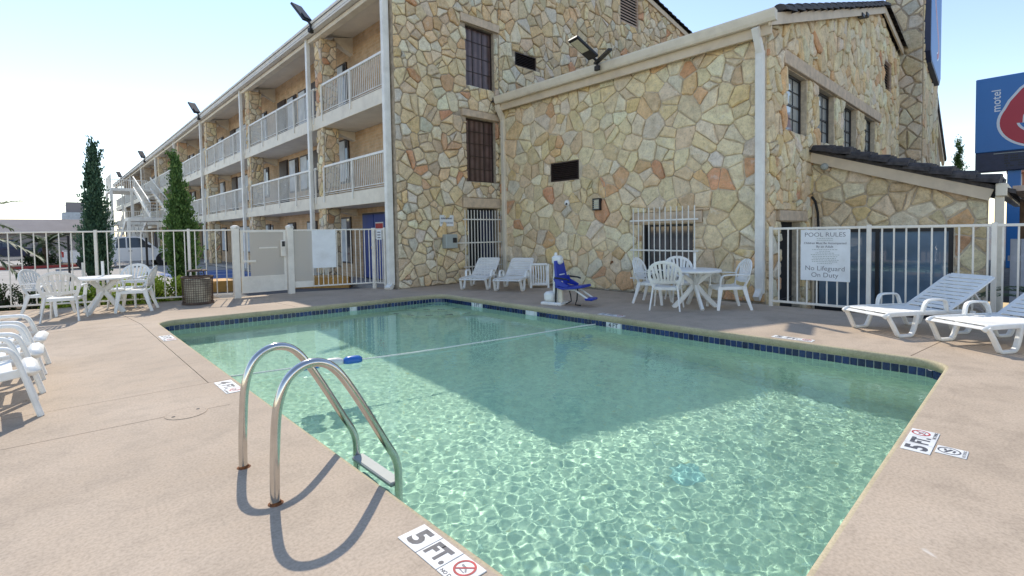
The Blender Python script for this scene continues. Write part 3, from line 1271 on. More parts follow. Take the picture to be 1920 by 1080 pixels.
# louvred vents in the gable
def vent(parent, O, U, V, N, u0, v0, u1, v1, n, fmat='louver', smat='louver', dark='dark'):
    O, U, V, N = [Vector(q) for q in (O, U, V, N)]
    f = MB()
    for a, b, c, d_ in ((u0, v0, u0+.03, v1), (u1-.03, v0, u1, v1), (u0+.03, v0, u1-.03, v0+.03), (u0+.03, v1-.03, u1-.03, v1)):
        f.extr([(a, b), (c, b), (c, d_), (a, d_)], O, U, V, N, -.10, .01)
    w = f.build('vent', fmat, parent)
    MB().extr([(u0, v0), (u1, v0), (u1, v1), (u0, v1)], O, U, V, N, -.13, -.105).build('vent_back', dark, w)
    for i in range(n):
        v = v0+.03+(v1-v0-.06)*(i+.5)/n
        hh = (v1-v0-.06)/n*.42
        b = MB()
        a0 = O+U*(u0+.03)+V*(v+hh)+N*(-.08)
        a1 = O+U*(u1-.03)+V*(v+hh)+N*(-.08)
        b0 = O+U*(u0+.03)+V*(v-hh)+N*(-.01)
        b1 = O+U*(u1-.03)+V*(v-hh)+N*(-.01)
        th = V*(.006)
        b.add([a0, a1, b1, b0, a0-th, a1-th, b1-th, b0-th], [(0, 1, 2, 3), (7, 6, 5, 4), (0, 4, 5, 1), (1, 5, 6, 2), (2, 6, 7, 3), (3, 7, 4, 0)])
        b.build('slat', smat, w)
    return w
vent(motel, *FG, 17.1, 9.85, 18.4, 11.2, 11)
vent(motel, *FG, 11.24, 6.83, 12.20, 7.26, 7, 'brown_frame', 'brown_frame')

# barred door in the gable end
MB().box((9.17, YG+.16, .05), (10.36, YG+.18, 2.19)).build('doorway', 'dark', motel)
MB().cbox((9.75, YG+.10, .05), (10.3, YG+.15, 2.12), .01).build('door', 'navy', motel)
bars = part('door_bars', motel, (0, 0, 0))
bm_ = MB().beam((0, 0, 0), (0, 0, 1), .022, .022)
for k in range(13):
    x = 9.02+k*.118
    b = MB().beam((x, YG-.09, .10), (x, YG-.09, 2.14), .02, .02, (0, 1, 0))
    b.build('bar', 'white_paint', bars)
for z in (1.86, 1.17, .46):
    MB().beam((8.93, YG-.105, z), (10.46, YG-.105, z), .012, .035).build('bar', 'white_paint', bars)

# room wall, gallery floors, roof edge
MB().box((XB, YG+.3, -.1), (XB+.3, YEND, 8.4)).build('room_wall', 'brick', motel)
mb = MB().box((XF+.02, YG+.5, -.12), (XB, YEND, -.02))
mb.build('ground_gallery', 'pave', motel)
for zt, zb in ((Z2T, Z2B), (Z3T, Z3B)):
    MB().box((XF-.02, YG+.19, zb), (XB, YEND, zt)).build('gallery_floor', 'ceiling', motel)
    MB().cbox((XF-.06, YG+.19, zb-.02), (XF-.021, YEND, zt+.03), .008).build('floor_edge', 'cream_paint', motel)
mb = MB().add([(6.5, YG+.0, EAVE-.06), (6.5, YEND, EAVE-.06), (XB, YEND, EAVE+.12), (XB, YG+.0, EAVE+.12),
               (6.5, YG+.0, EAVE), (6.5, YEND, EAVE), (XB, YEND, EAVE+.18), (XB, YG+.0, EAVE+.18)],
              [(0, 1, 2, 3), (7, 6, 5, 4), (0, 4, 5, 1), (2, 6, 7, 3), (1, 5, 6, 2), (3, 7, 4, 0)])
mb.build('soffit', 'ceiling', motel)
MB().cbox((XF-.12, YG-.12, EAVE-.20), (XF+.10, YEND, EAVE-.062), .01).build('eave_beam', 'cream_paint', motel)
mb = MB()
gp = [(6.62, EAVE+.02), (6.60, EAVE+.18), (6.44, EAVE+.20), (6.44, EAVE+.16), (6.50, EAVE+.06), (6.50, EAVE+.02)]
mb.extr(gp, (0, YG-.15, 0), (1, 0, 0), (0, 0, 1), (0, 1, 0), 0, YEND-YG+.15)
mb.build('gutter', 'white_paint', motel)
# main roof
mb = MB()
rp = [(6.46, EAVE+.22), (16.5, 12.0), (24.2, 10.5), (24.2, 10.36), (16.5, 11.86), (6.46, EAVE+.10)]
mb.extr(rp, (0, YG+.0, 0), (1, 0, 0), (0, 0, 1), (0, 1, 0), 0, YEND-YG)
mb.build('roof', 'roof_tile', motel)
# verge board and verge tiles on the far slope of the gable
for xa, xb in ((16.5, 24.2), (6.46, 16.5)):
    za = 12.0-(.195*(xa-16.5) if xa >= 16.5 else .371*(16.5-xa))
    zb_ = 12.0-(.195*(xb-16.5) if xb > 16.5 else .371*(16.5-xb))
    MB().beam((xa, YG-.09, za-.25), (xb, YG-.09, zb_-.25), .06, .20).build('verge_board', 'tan_trim', motel)
vt = MB()
for k in range(7):
    a = math.pi*k/6
    vt.v.append((0, math.cos(a)*.11, math.sin(a)*.10))
for k in range(7):
    a = math.pi*k/6
    vt.v.append((.40, math.cos(a)*.13, math.sin(a)*.12+.02))
vt.f = [(k, k+1, 8+k, 7+k) for k in range(6)]+[tuple(range(7)), tuple(range(13, 6, -1))]
verge_mesh = shared(vt, 'roof_tile', 'roof_tile')
for k in range(19):
    x = 17.2+k*.36
    z = 12.0-.195*(x-16.5)-.08
    inst('roof_tile', verge_mesh, motel, (x-6.8, YG-.10-11.7, z), (0, math.atan(.195), 0))

# stone columns, brackets, downpipes and railings, bay by bay
COLS = [16.15, 24.0, 31.9, 39.8, 47.7, 55.6, 63.5, 71.4]
picket = MB().beam((0, 0, 0), (0, 0, .86), .018, .018, (0, 1, 0))
picket_mesh = shared(picket, 'picket', 'white_paint')
def railing(y0, y1, zt, detail):
    r = part('railing', motel, (0, 0, 0))
    ztop = zt+1.0
    MB().cbox((XF-.05, y0, ztop-.05), (XF+.02, y1, ztop+.02), .006).build('top_rail', 'white_paint', r)
    MB().cbox((XF-.03, y0, zt+.13), (XF+.0, y1, zt+.155), .004).build('bottom_rail', 'white_paint', r)
    MB().box((XF-.025, y0, zt+.075), (XF-.005, y1, zt+.09)).build('bottom_rail', 'white_paint', r)
    npost = max(2, int(round((y1-y0)/1.9)))
    for k in range(npost+1):
        y = y0+.03+(y1-y0-.06)*k/npost
        MB().beam((XF-.07, y, zt-.18), (XF-.07, y, ztop-.04), .045, .045, (0, 1, 0)).build('post', 'white_paint', r)
    n = int((y1-y0)/.115)
    rest = MB()
    for k in range(1, n):
        y = y0+(y1-y0)*k/n
        if detail:
            inst('picket', picket_mesh, r, (XF-.015-6.8, y-11.7, zt+.13))
        else:
            rest.beam((XF-.015, y, zt+.13), (XF-.015, y, ztop-.05), .018, .018, (0, 1, 0))
    if rest.v:
        o = rest.build('pickets', 'white_paint', r)
        o['kind'] = 'stuff'
prev = YG+.25
for i, yc in enumerate(COLS+[YEND]):
    if i < len(COLS):
        c = MB().box((XF, yc, -.1), (XF+.50, yc+.55, EAVE-.2)).build('column', 'mortar', motel)
        for side in (0, 1):
            if side == 0:
                fr = ((0, yc, 0), (1, 0, 0), (0, 0, 1), (0, -1, 0), [(XF, 0), (XF+.5, 0), (XF+.5, EAVE-.2), (XF, EAVE-.2)])
            else:
                fr = ((XF, 0, 0), (0, -1, 0), (0, 0, 1), (-1, 0, 0), [(-yc-.55, 0), (-yc, 0), (-yc, EAVE-.2), (-yc-.55, EAVE-.2)])
            if i < 5:
                ms.wall(c, *fr, size=.25 if i < 3 else .36, seed=40+i*2+side, pal=PAL_MIX, gap=.02, relief=(.015, .05))
        # tapered brackets between column and room wall
        for ztop, dz0, dz1 in ((EAVE-.04, .12, .58), (Z3B-.001, .10, .30), (Z2B-.001, .10, .24)):
            zt_w = ztop if ztop < 7 else EAVE+.12
            mb = MB()
            mb.extr([(XF+.5, ztop), (XB, zt_w-.005), (XB, zt_w-dz1), (XF+.5, ztop-dz0)], (0, yc+.12, 0), (1, 0, 0), (0, 0, 1), (0, 1, 0), 0, .26)
            mb.build('bracket', 'cream_paint', motel)
        # downpipe
        yp = yc+.80
        MB().cbox((6.62, yp, .02), (6.74, yp+.15, EAVE+.03), .01).build('downpipe', 'white_paint', motel)
    for zt in (Z2T, Z3T):
        railing(prev, yc-.02, zt, i < 2)
    prev = yc+.62
MB().cbox((6.60, YG+.10, .10), (6.78, YG+.24, EAVE+.03), .012).build('downpipe', 'white_paint', motel)
mb = MB().beam((6.69, YG+.17, .12), (6.56, YG+.10, .01), .16, .12)
mb.build('downpipe_shoe', 'white_paint', motel)

# rooms: windows and doors along the galleries
def room_window(y0, y1, z0, z1):
    f = MB().box((XB-.05, y0, z0), (XB-.002, y1, z1))
    w = f.build('window', 'brown_frame', motel)
    MB().box((XB-.06, y0+.08+(y1-y0)*.22, z0+.06), (XB-.052, y1-.07, z1-.06)).build('pane', 'curtain', w)
    MB().box((XB-.056, y0+.07, z0+.06), (XB-.0515, y0+.06+(y1-y0)*.22, z1-.06)).build('pane', 'car_glass', w)
def room_door(y0, y1, z0, z1, mat):
    f = MB().box((XB-.04, y0-.06, z0), (XB-.002, y1+.06, z1+.06))
    dr = f.build('door', 'brown_frame', motel)
    MB().cbox((XB-.065, y0, z0+.02), (XB-.041, y1, z1), .006).build('door_leaf', mat, dr)
    MB().cbox((XB-.11, y0+.07, z0+.95), (XB-.066, y0+.13, z0+1.03), .01).build('handle', 'chrome', dr)
bays = [(YG+.4, COLS[0])]+[(COLS[i]+.6, COLS[i+1]) for i in range(len(COLS)-1)]+[(COLS[-1]+.6, YEND)]
for bi, (a, b) in enumerate(bays):
    for fl, z0 in enumerate((0, Z2T, Z3T)):
        if bi == 0:
            if fl:
                room_window(16.75, 17.6, z0+.6, z0+2.15)
            continue
        L = b-a
        if fl == 0 and bi == 1:
            room_window(a+3.0, a+4.0, z0+.5, z0+2.05)
            room_window(a+5.3, a+6.2, z0+.5, z0+2.05)
            continue
        room_window(a+L*.10, a+L*.10+1.05, z0+.62, z0+2.05)
        room_door(a+L*.30, a+L*.30+.92, z0, z0+2.05, 'brown_frame')
        room_window(a+L*.48, a+L*.48+1.05, z0+.62, z0+2.05)
        room_window(a+L*.66, a+L*.66+1.05, z0+.62, z0+2.05)
        room_door(a+L*.84, a+L*.84+.92, z0, z0+2.05, 'brown_frame')
# ground floor of the first bay: blue double door with notice, window, wall plates
dr = MB().box((XB-.04, 14.2, -.02), (XB-.002, 15.85, 2.18)).build('door', 'navy', motel)
for y0, y1 in ((14.26, 15.0), (15.04, 15.79)):
    lf = MB().cbox((XB-.07, y0, .02), (XB-.041, y1, 2.12), .008).build('door_leaf', 'blue_door', dr)
    MB().cbox((XB-.12, y1-.12 if y0 < 14.9 else y0+.06, .98), (XB-.071, y1-.06 if y0 < 14.9 else y0+.12, 1.08), .01).build('handle', 'chrome', lf)
nt_ = MB().cbox((XB-.08, 14.36, 1.32), (XB-.071, 14.88, 1.86), .002).build('notice', 'sign_white', dr)
MB().box((XB-.0835, 14.38, 1.62), (XB-.081, 14.86, 1.82)).build('notice_band', 'sign_red', nt_)
for k in range(3):
    MB().box((XB-.0835, 14.42, 1.37+k*.075), (XB-.081, 14.82, 1.40+k*.075)).build('notice_line', 'sign_text', nt_)
room_window(16.75, 17.7, .45, 2.1)
for y, z, h in ((18.5, 1.35, .75), (25.0, 1.5, .5)):
    pl_ = MB().cbox((XB-.02, y, z), (XB-.003, y+.34, z+h), .004).build('wall_plate', 'navy', motel)
    lg = MB()
    lg.lathe([(.09, 0), (.09, .004)], 14)
    lg.v = [(XB-.024+zz, y+.17+yy, z+h-.17+xx) for xx, yy, zz in lg.v]
    lg.build('plate_mark', 'marker_white', pl_)
    MB().box((XB-.024, y+.07, z+.07), (XB-.0205, y+.27, z+.16)).build('plate_mark', 'marker_white', pl_)
for fl, y in ((Z2T, 19.0), ):
    MB().cbox((XB-.14, y, fl+1.45), (XB-.002, y+.16, fl+1.85), .02).build('wall_lantern', 'black', motel)
ms.finish(300)

# external stair tower at the far end of the block
stair = thing('stair_tower', 'white outdoor staircase with landing beside the far balconies', 'stairs', (4.6, 47, -.12))
def stair_flight(p, q, w=1.1):
    p, q = Vector(p), Vector(q)
    fl = part('flight', stair, (0, 0, 0))
    for s_ in (0, w):
        MB().beam(p+Vector((s_, 0, 0)), q+Vector((s_, 0, 0)), .06, .30).build('stringer', 'white_paint', fl)
        MB().beam(p+Vector((s_, 0, .95)), q+Vector((s_, 0, .95)), .05, .06).build('handrail', 'white_paint', fl)
        n = 14
        pk = MB()
        for k in range(n+1):
            a = p.lerp(q, k/n)+Vector((s_, 0, .1))
            pk.beam(a, a+Vector((0, 0, .85)), .03, .03, (0, 1, 0))
        o = pk.build('balusters', 'white_paint', fl)
    for k in range(9):
        a = p.lerp(q, (k+.5)/9)
        MB().box((a.x+.03, a.y-.16, a.z-.02), (a.x+w-.03, a.y+.16, a.z+.02)).build('tread', 'white_paint', fl)
stair_flight((5.2, 40.5, 2.9), (5.2, 48.5, 5.35))
stair_flight((3.9, 48.5, .1), (3.9, 40.5, 2.75))
for a, b in (((3.8, 48.6, 5.15), (6.7, 52.5, 5.38)), ((3.8, 38.6, 2.55), (6.7, 40.4, 2.78)), ((3.8, 48.6, 2.55), (6.7, 52.5, 2.78))):
    MB().cbox(a, b, .02).build('landing', 'white_paint', stair)
for x, y in ((3.85, 48.7), (3.85, 52.4), (6.4, 52.4), (3.85, 38.7), (5.1, 48.7)):
    MB().cbox((x-.09, y-.09, -.12), (x+.09, y+.09, 5.15 if y > 45 else 2.6), .01).build('post', 'white_paint', stair)
lr = part('landing_rail', stair, (0, 0, 0))
for z in (5.38, 2.78):
    for p, q in (((3.85, 48.6), (3.85, 52.45)), ((3.85, 52.45), (6.6, 52.45))):
        MB().beam((*p, z+1.0), (*q, z+1.0), .06, .06).build('top_rail', 'white_paint', lr)
        pk = MB()
        for k in range(20):
            x, y = p[0]+(q[0]-p[0])*k/19, p[1]+(q[1]-p[1])*k/19
            pk.beam((x, y, z), (x, y, z+1.0), .035, .035, (0, 1, 0))
        pk.build('balusters', 'white_paint', lr)
# ------------------------------------------------------------------ two-storey stone office wing
XW, YW = 10.5, 3.78
wing = thing('office_wing', 'pale stone office wing with sloping eave and white downpipes behind the pool', 'building', (10.5, 3.78, 0))
ws = StoneSet()
FW = ((XW, 0, 0), (0, -1, 0), (0, 0, 1), (-1, 0, 0))       # u = -Y
FS = ((0, YW, 0), (1, 0, 0), (0, 0, 1), (0, -1, 0))         # u = X
W_OPEN = [(-9.53, 2.85, -8.52, 3.37), (-6.60, .30, -5.31, 1.58)]
W_LINT = (-6.85, 1.60, -5.08, 1.86)
mb = MB()
wall_with_openings(mb, *FW, [(-11.69, -.3), (-YW, -.3), (-YW, 5.3), (-11.69, 5.3)], W_OPEN, .16)
fwall = mb.build('front_wall', 'mortar_light', wing)
ws.wall(fwall, *FW, [(-11.68, -.05), (-YW-.01, -.05), (-YW-.01, 5.25), (-11.68, 5.25)], W_OPEN+[W_LINT], .33, 21, PAL_WARM, .012, (.018, .065), 1.15)
S_WIN = [(11.58, 3.55, 12.95, 4.85), (13.8, 3.55, 15.15, 4.85), (16.05, 3.55, 17.4, 4.85), (18.4, 3.55, 19.75, 4.85)]
S_OPEN = S_WIN+[(20.97, 6.12, 22.15, 7.16), (11.2, -.5, 12.55, 1.58)]
S_LINT = [(11.30, 4.87, 20.3, 5.16), (11.05, 1.60, 12.8, 1.82)]
mb = MB()
wall_with_openings(mb, *FS, [(XW, -.56), (23.6, -.56), (23.6, 7.8), (20.0, 8.45), (XW, 5.45)], S_OPEN, .19)
swall = mb.build('side_wall', 'mortar_light', wing)
ws.wall(swall, *FS, [(XW+.01, -.5), (13.3, -.5), (13.3, 6.3), (XW+.01, 5.42)], S_OPEN+S_LINT, .30, 22, PAL_WARM, .012, (.025, .085), 1.1)
ws.wall(swall, *FS, [(13.3, 2.6), (23.5, 2.6), (23.5, 7.75), (20.0, 8.4), (13.3, 6.32)], S_OPEN+S_LINT, .36, 23, PAL_WARM, .012, (.025, .085), 1.0)
MB().cbox((XW-.065, 5.08, 1.60), (XW+.05, 6.85, 1.86), .012).build('lintel', 'lintel', wing)
for a, b, c, d_ in S_LINT:
    MB().cbox((a, YW-.085, b), (c, YW+.05, d_), .012).build('lintel', 'lintel', wing)
vent(wing, *FW, *W_OPEN[0], 9, 'brown_frame', 'brown_frame')
vent(wing, *FS, *S_OPEN[4], 10)
for a, b, c, d_ in S_WIN:
    m_ = (a+c)/2
    grid_window(wing, *FS, a, b, c, d_, 'black', 'glass_window', (a+(c-a)*.33, a+(c-a)*.67), (((b+d_)/2, .022), (b+(d_-b)*.27, .009), (b+(d_-b)*.75, .009)), .05, .16)
# doorway in the side wall behind the fence
MB().box((11.2, YW+.17, -.5), (12.55, YW+.19, 1.58)).build('doorway', 'dark', wing)
# front window with guard
grid_window(wing, *FW, *W_OPEN[1], 'black', 'car_glass', (-5.95,), (), .05, .13)
guard = part('window_guard', wing, (0, 0, 0))
for k in range(12):
    y = 5.21+k*1.55/11
    MB().beam((XW-.13, y, .22), (XW-.13, y, 1.98), .02, .02, (0, 1, 0)).build('bar', 'white_paint', guard)
for z in (1.68, .98, .30):
    MB().beam((XW-.145, 5.12, z), (XW-.145, 6.85, z), .012, .035).build('bar', 'white_paint', guard)
# fascia, gutter, verge
MB().cbox((10.30, 3.62, 5.18), (10.36, 11.66, 5.42), .008).build('fascia', 'tan_trim', wing)
MB().box((10.36, 3.80, 5.26), (10.52, 11.66, 5.30)).build('soffit', 'tan_trim', wing)
mb = MB()
mb.extr([(10.27, 5.38), (10.27, 5.57), (10.12, 5.59), (10.12, 5.55), (10.15, 5.43), (10.18, 5.38)], (0, 3.50, 0), (1, 0, 0), (0, 0, 1), (0, 1, 0), 0, 8.0)
mb.build('gutter', 'cream_paint', wing)
MB().extr([(10.2, 5.6), (20.2, 8.80), (24, 8.05), (24, 7.9), (20.2, 8.62), (10.2, 5.46)], (0, 3.66, 0), (1, 0, 0), (0, 0, 1), (0, 1, 0), 0, 8.1).build('roof', 'roof_tile', wing)
MB().beam((10.2, 3.62, 5.42), (20.12, 3.62, 8.46), .05, .22).build('verge_board', 'tan_trim', wing)
MB().beam((20.14, 3.62, 8.46), (23.3, 3.62, 7.84), .05, .22).build('verge_board', 'tan_trim', wing)
vt = MB()
for x_, r_ in ((0, .15), (.60, .17)):
    for k in range(8):
        a = math.pi*k/7
        vt.v.append((x_, math.cos(a)*r_, math.sin(a)*r_*.95))
vt.f = [(k, k+1, 9+k, 8+k) for k in range(7)]+[tuple(range(8)), tuple(range(15, 7, -1))]
wt_mesh = shared(vt, 'roof_tile', 'roof_tile')
sl = math.atan((8.46-5.42)/9.92)
rt = random.Random(8)
for k in range(19):
    x = 10.75+k*.50
    z = 5.52+(x-10.2)*math.tan(sl)+.04
    inst('roof_tile', wt_mesh, wing, (x-10.5, 3.64-3.78, z), (rt.uniform(-.03, .03), -sl+.10+rt.uniform(-.02, .02), 0))
sl2 = math.atan((8.46-7.84)/3.16)
for k in range(6):
    x = 20.35+k*.5
    inst('roof_tile', wt_mesh, wing, (x-10.5, 3.64-3.78, 8.56-(x-20.14)*math.tan(sl2)+.04), (0, sl2+.08, 0))
# downpipes
for y0, y1 in ((11.36, 11.50), (3.79, 3.95)):
    MB().cbox((10.37, y0, .14), (10.485, y1, 4.95), .012).build('downpipe', 'cream_paint' if y0 > 9 else 'white_paint', wing)
    MB().beam((10.43, (y0+y1)/2, 4.92), (10.19, (y0+y1)/2, 5.34), .13, .12, (0, 1, 0)).build('downpipe_elbow', 'cream_paint' if y0 > 9 else 'white_paint', wing)
    MB().beam((10.42, (y0+y1)/2, .20), (10.26, (y0+y1)/2, .05), .13, .11, (0, 1, 0)).build('downpipe_shoe', 'white_paint', wing)
ws.finish(300)
# earth strip between deck and wall
tag(MB().box((9.955, 3.9, -.3), (10.5, 11.66, -.07)).build('earth_strip', 'soil'), kind='structure')

# ------------------------------------------------------------------ single-storey lean-to with tinted glass front
XL = 13.3
lean = thing('lean_to', 'low stone lean-to with dark tiled roof edge and tinted glass behind the fence', 'building', (13.3, .7, -.55))
ls = StoneSet()
FL = ((XL, 0, 0), (0, -1, 0), (0, 0, 1), (-1, 0, 0))
mb = MB()
L_OPEN = [(-3.70, -.5, -1.22, 1.40)]
wall_with_openings(mb, *FL, [(-3.775, -.56), (-.72, -.56), (-.72, 2.0), (-3.775, 3.05)], L_OPEN, .12)
lwall = mb.build('gable_wall', 'mortar_light', lean)
ls.wall(lwall, *FL, [(-3.77, 1.43), (-.73, 1.43), (-.73, 1.98), (-3.77, 3.02)], [], .31, 31, PAL_WARM, .020, (.02, .06), 1.35)
ls.wall(lwall, *FL, [(-1.21, -.5), (-.73, -.5), (-.73, 1.42), (-1.21, 1.42)], [], .29, 32, PAL_MIX, .020, (.012, .04), 1.2)
# sliding glass front
gf = MB()
for a, b, c, d_ in ((-3.70, -.5, -3.62, 1.40), (-1.30, -.5, -1.22, 1.40), (-3.62, 1.33, -1.30, 1.40), (-3.62, -.5, -1.30, -.42), (-2.52, -.42, -2.45, 1.33)):
    gf.extr([(a, b), (c, b), (c, d_), (a, d_)], *FL, -.12, -.04)
gw = gf.build('glass_front', 'black', lean)
for a, c in ((-3.62, -2.52), (-2.45, -1.30)):
    MB().extr([(a, -.42), (c, -.42), (c, 1.33), (a, 1.33)], *FL, -.10, -.08).build('pane', 'glass_blue', gw)
# roof sheet, verge board, tiles along the verge
def lz(y):
    return 2.10+(y-.65)*(3.18-2.10)/(3.72-.65)
MB().add([(13.12, 3.77, lz(3.77)+.10), (22, 3.77, lz(3.77)+.10), (22, .35, lz(.35)+.10), (13.12, .35, lz(.35)+.10),
          (13.12, 3.77, lz(3.77)+.02), (22, 3.77, lz(3.77)+.02), (22, .35, lz(.35)+.02), (13.12, .35, lz(.35)+.02)],
         [(0, 1, 2, 3), (7, 6, 5, 4), (0, 4, 5, 1), (1, 5, 6, 2), (2, 6, 7, 3), (3, 7, 4, 0)]).build('roof', 'roof_tile', lean)
MB().beam((13.17, 3.76, lz(3.76)-.10), (13.17, .68, lz(.68)-.10), .07, .22).build('verge_board', 'tan_trim', lean)
lt_ = MB()
for y_, r_ in ((0, .135), (-.44, .185)):
    for k in range(8):
        a = math.pi*k/7
        lt_.v.append((math.cos(a)*r_, y_, math.sin(a)*r_))
lt_.f = [(k, k+1, 9+k, 8+k) for k in range(7)]+[tuple(range(8)), tuple(range(15, 7, -1))]
lt_mesh = shared(lt_, 'roof_tile', 'roof_tile')
sl = math.atan((3.18-2.10)/(3.72-.65))
for row in range(6):
    for k in range(9):
        y = 3.72-k*.34
        inst('roof_tile', lt_mesh, lean, (13.18+row*.30-13.3, y-.7, lz(y)+.07+.55+rt.uniform(-.012, .012)),
             (sl-.13+rt.uniform(-.04, .04), rt.uniform(-.06, .06), rt.uniform(-.06, .06)))
# eave gutter and corner post
MB().cbox((13.05, .46, 1.98), (22, .62, 2.22), .012).build('gutter', 'cream_paint', lean)
MB().cbox((13.12, .50, -.5), (13.25, .63, 1.98), .01).build('downpipe', 'cream_paint', lean)
ls.finish(300)

# ------------------------------------------------------------------ stone chimney with hanging blue sign
chim = thing('stone_chimney', 'tall grey-buff stone chimney stack carrying a blue wall sign', 'chimney', (25, 3.4, 0))
cs_ = StoneSet()
cw = MB().box((23.4, 3.05, 0), (26.9, 4.18, 12.5)).build('stack', 'mortar', chim)
cs_.wall(cw, (23.4, 0, 0), (0, -1, 0), (0, 0, 1), (-1, 0, 0), [(-4.17, 2.2), (-3.05, 2.2), (-3.05, 12.4), (-4.17, 12.4)], [], .40, 51, PAL_GREY, .035, (.02, .08), 1.3)
cs_.wall(cw, (0, 3.05, 0), (1, 0, 0), (0, 0, 1), (0, -1, 0), [(23.4, 2.2), (26.9, 2.2), (26.9, 12.4), (23.4, 12.4)], [], .55, 52, PAL_WARM, .02, (.02, .06), 1.0)
cs_.finish(300)
ws_ = thing('chimney_sign', 'tall blue sign with pale outlined numeral on the stone chimney', 'sign', (24.8, 2.9, 6.9))
outl = [(23.45, 12.3), (23.45, 7.75), (23.7, 7.38), (25.75, 6.92), (26.1, 7.25), (26.1, 12.3)]
MB().extr(outl, (0, 2.98, 0), (1, 0, 0), (0, 0, 1), (0, -1, 0), -.06, .12).build('cabinet', 'navy', ws_)
ins_ = [(23.53, 12.2), (23.53, 7.8), (23.77, 7.46), (25.73, 7.02), (26.02, 7.3), (26.02, 12.2)]
MB().extr(ins_, (0, 2.98, 0), (1, 0, 0), (0, 0, 1), (0, -1, 0), .121, .127).build('face', 'logo_blue', ws_)
def numeral_six(cx, cy, sx, sy, t):
    """centre line of a slanted 6"""
    pts = []
    for k in range(13):
        a = math.radians(60+k*10)
        pts.append((cx+sx*(.35+.95*math.cos(a)), cy+sy*(.0+1.0*math.sin(a))))
    for k in range(1, 13):
        pts.append((cx+sx*(-.60+.1*k/12), cy+sy*(1.0*math.sin(math.radians(180))-.45*k/12)))
    for k in range(25):
        a = math.radians(180+k*14.4)
        pts.append((cx+sx*(.0+.5*math.cos(a)), cy+sy*(-.45+.5*math.sin(a))))
    return pts
def ribbon2d(pts, w):
    L, R_ = [], []
    n = len(pts)
    for i in range(n):
        a, b = pts[max(0, i-1)], pts[min(n-1, i+1)]
        d = math.hypot(b[0]-a[0], b[1]-a[1]) or 1
        nx, ny = -(b[1]-a[1])/d, (b[0]-a[0])/d
        L.append((pts[i][0]+nx*w, pts[i][1]+ny*w))
        R_.append((pts[i][0]-nx*w, pts[i][1]-ny*w))
    return L, R_
for w, mat, dep in ((.16, 'logo_white', .1285), (.10, 'logo_red', .1300)):
    pts = [(24.65, 11.0), (24.45, 10.4), (24.5, 9.8), (24.8, 9.3), (25.15, 8.8), (25.4, 8.35), (25.35, 8.0), (25.0, 7.85)]
    fine = []
    for i in range(len(pts)-1):
        for k in range(6):
            t_ = k/6
            p0, p1, p2, p3 = pts[max(0, i-1)], pts[i], pts[i+1], pts[min(len(pts)-1, i+2)]
            fine.append(tuple(.5*((2*p1[j])+(-p0[j]+p2[j])*t_+(2*p0[j]-5*p1[j]+4*p2[j]-p3[j])*t_*t_+(-p0[j]+3*p1[j]-3*p2[j]+p3[j])*t_**3) for j in (0, 1)))
    fine.append(pts[-1])
    L, R_ = ribbon2d(fine, w)
    mb = MB()
    n = len(L)
    mb.add([(u, 2.98-dep, v) for u, v in L]+[(u, 2.98-dep, v) for u, v in R_], [(i, i+1, n+i+1, n+i) for i in range(n-1)])
    flat_build(mb, 'numeral', mat, ws_)

# far gable behind the chimney
fg = thing('far_gable', 'distant stone gable with dark verge just past the chimney', 'building', (30, 3.6, 0))
MB().extr([(27, -.1), (31.0, -.1), (31.0, 4.3), (29.6, 5.6), (27, 7.5)], (0, 3.35, 0), (1, 0, 0), (0, 0, 1), (0, 1, 0), 0, 6).build('wall', 'mortar_light', fg)
MB().beam((27, 3.28, 7.66), (31.2, 3.28, 4.35), .10, .22).build('verge_board', 'tan_trim', fg)
MB().beam((27, 3.28, 7.90), (31.3, 3.28, 4.55), .22, .20).build('roof', 'roof_tile', fg)

# ------------------------------------------------------------------ roadside sign
rs = thing('roadside_sign', 'large blue roadside sign with red numeral on a blue post', 'sign', (25.2, .1, -.12))
MB().cbox((25.0, -2.2, 4.06), (25.5, 1.75, 6.72), .02).build('cabinet', 'logo_blue', rs)
MB().cbox((24.985, -2.2, 3.36), (25.5, 1.735, 4.055), .02).build('message_board', 'navy', rs)
grid_ = MB()
for r in range(5):
    for k in range(60):
        if random.Random(r*100+k).random() < .6:
            y = .95-k*.05
            grid_.box((24.979, y-.018, 3.50+r*.09), (24.984, y+.018, 3.54+r*.09))
grid_.build('message_rows', 'black', rs)
MB().beam((24.982, 1.25, 3.98), (24.982, -2.2, 3.98), .006, .02).build('message_frame', 'grey_box', rs)
MB().cbox((25.12, .55, -.12), (25.45, .90, 3.37), .02).build('post', 'logo_blue', rs)
tb = text_into(MB(), 'motel', (25.0, 1.20, 5.86), (0, 0, 1), (0, 1, 0), (-1, 0, 0), .34, .003, bold=.004)
letters_build(tb, 'letter', 'logo_white', rs)
def six_outline(w):
    pts = []
    for k in range(60):
        a = math.radians(100+k*5.6)
        pts.append((math.cos(a)*.82, math.sin(a)*.92))
    return pts
def ring_poly(cx, cz, ro, ri, mat, dep, name):
    mb = MB()
    n = 48
    vs = []
    for r in (ro, ri):
        for k in range(n):
            a = 2*math.pi*k/n
            vs.append((25.0-dep, cx-r[0]*math.cos(a), cz+r[1]*math.sin(a)))
    mb.add(vs, [(k, (k+1) % n, n+(k+1) % n, n+k) for k in range(n)])
    flat_build(mb, name, mat, rs)
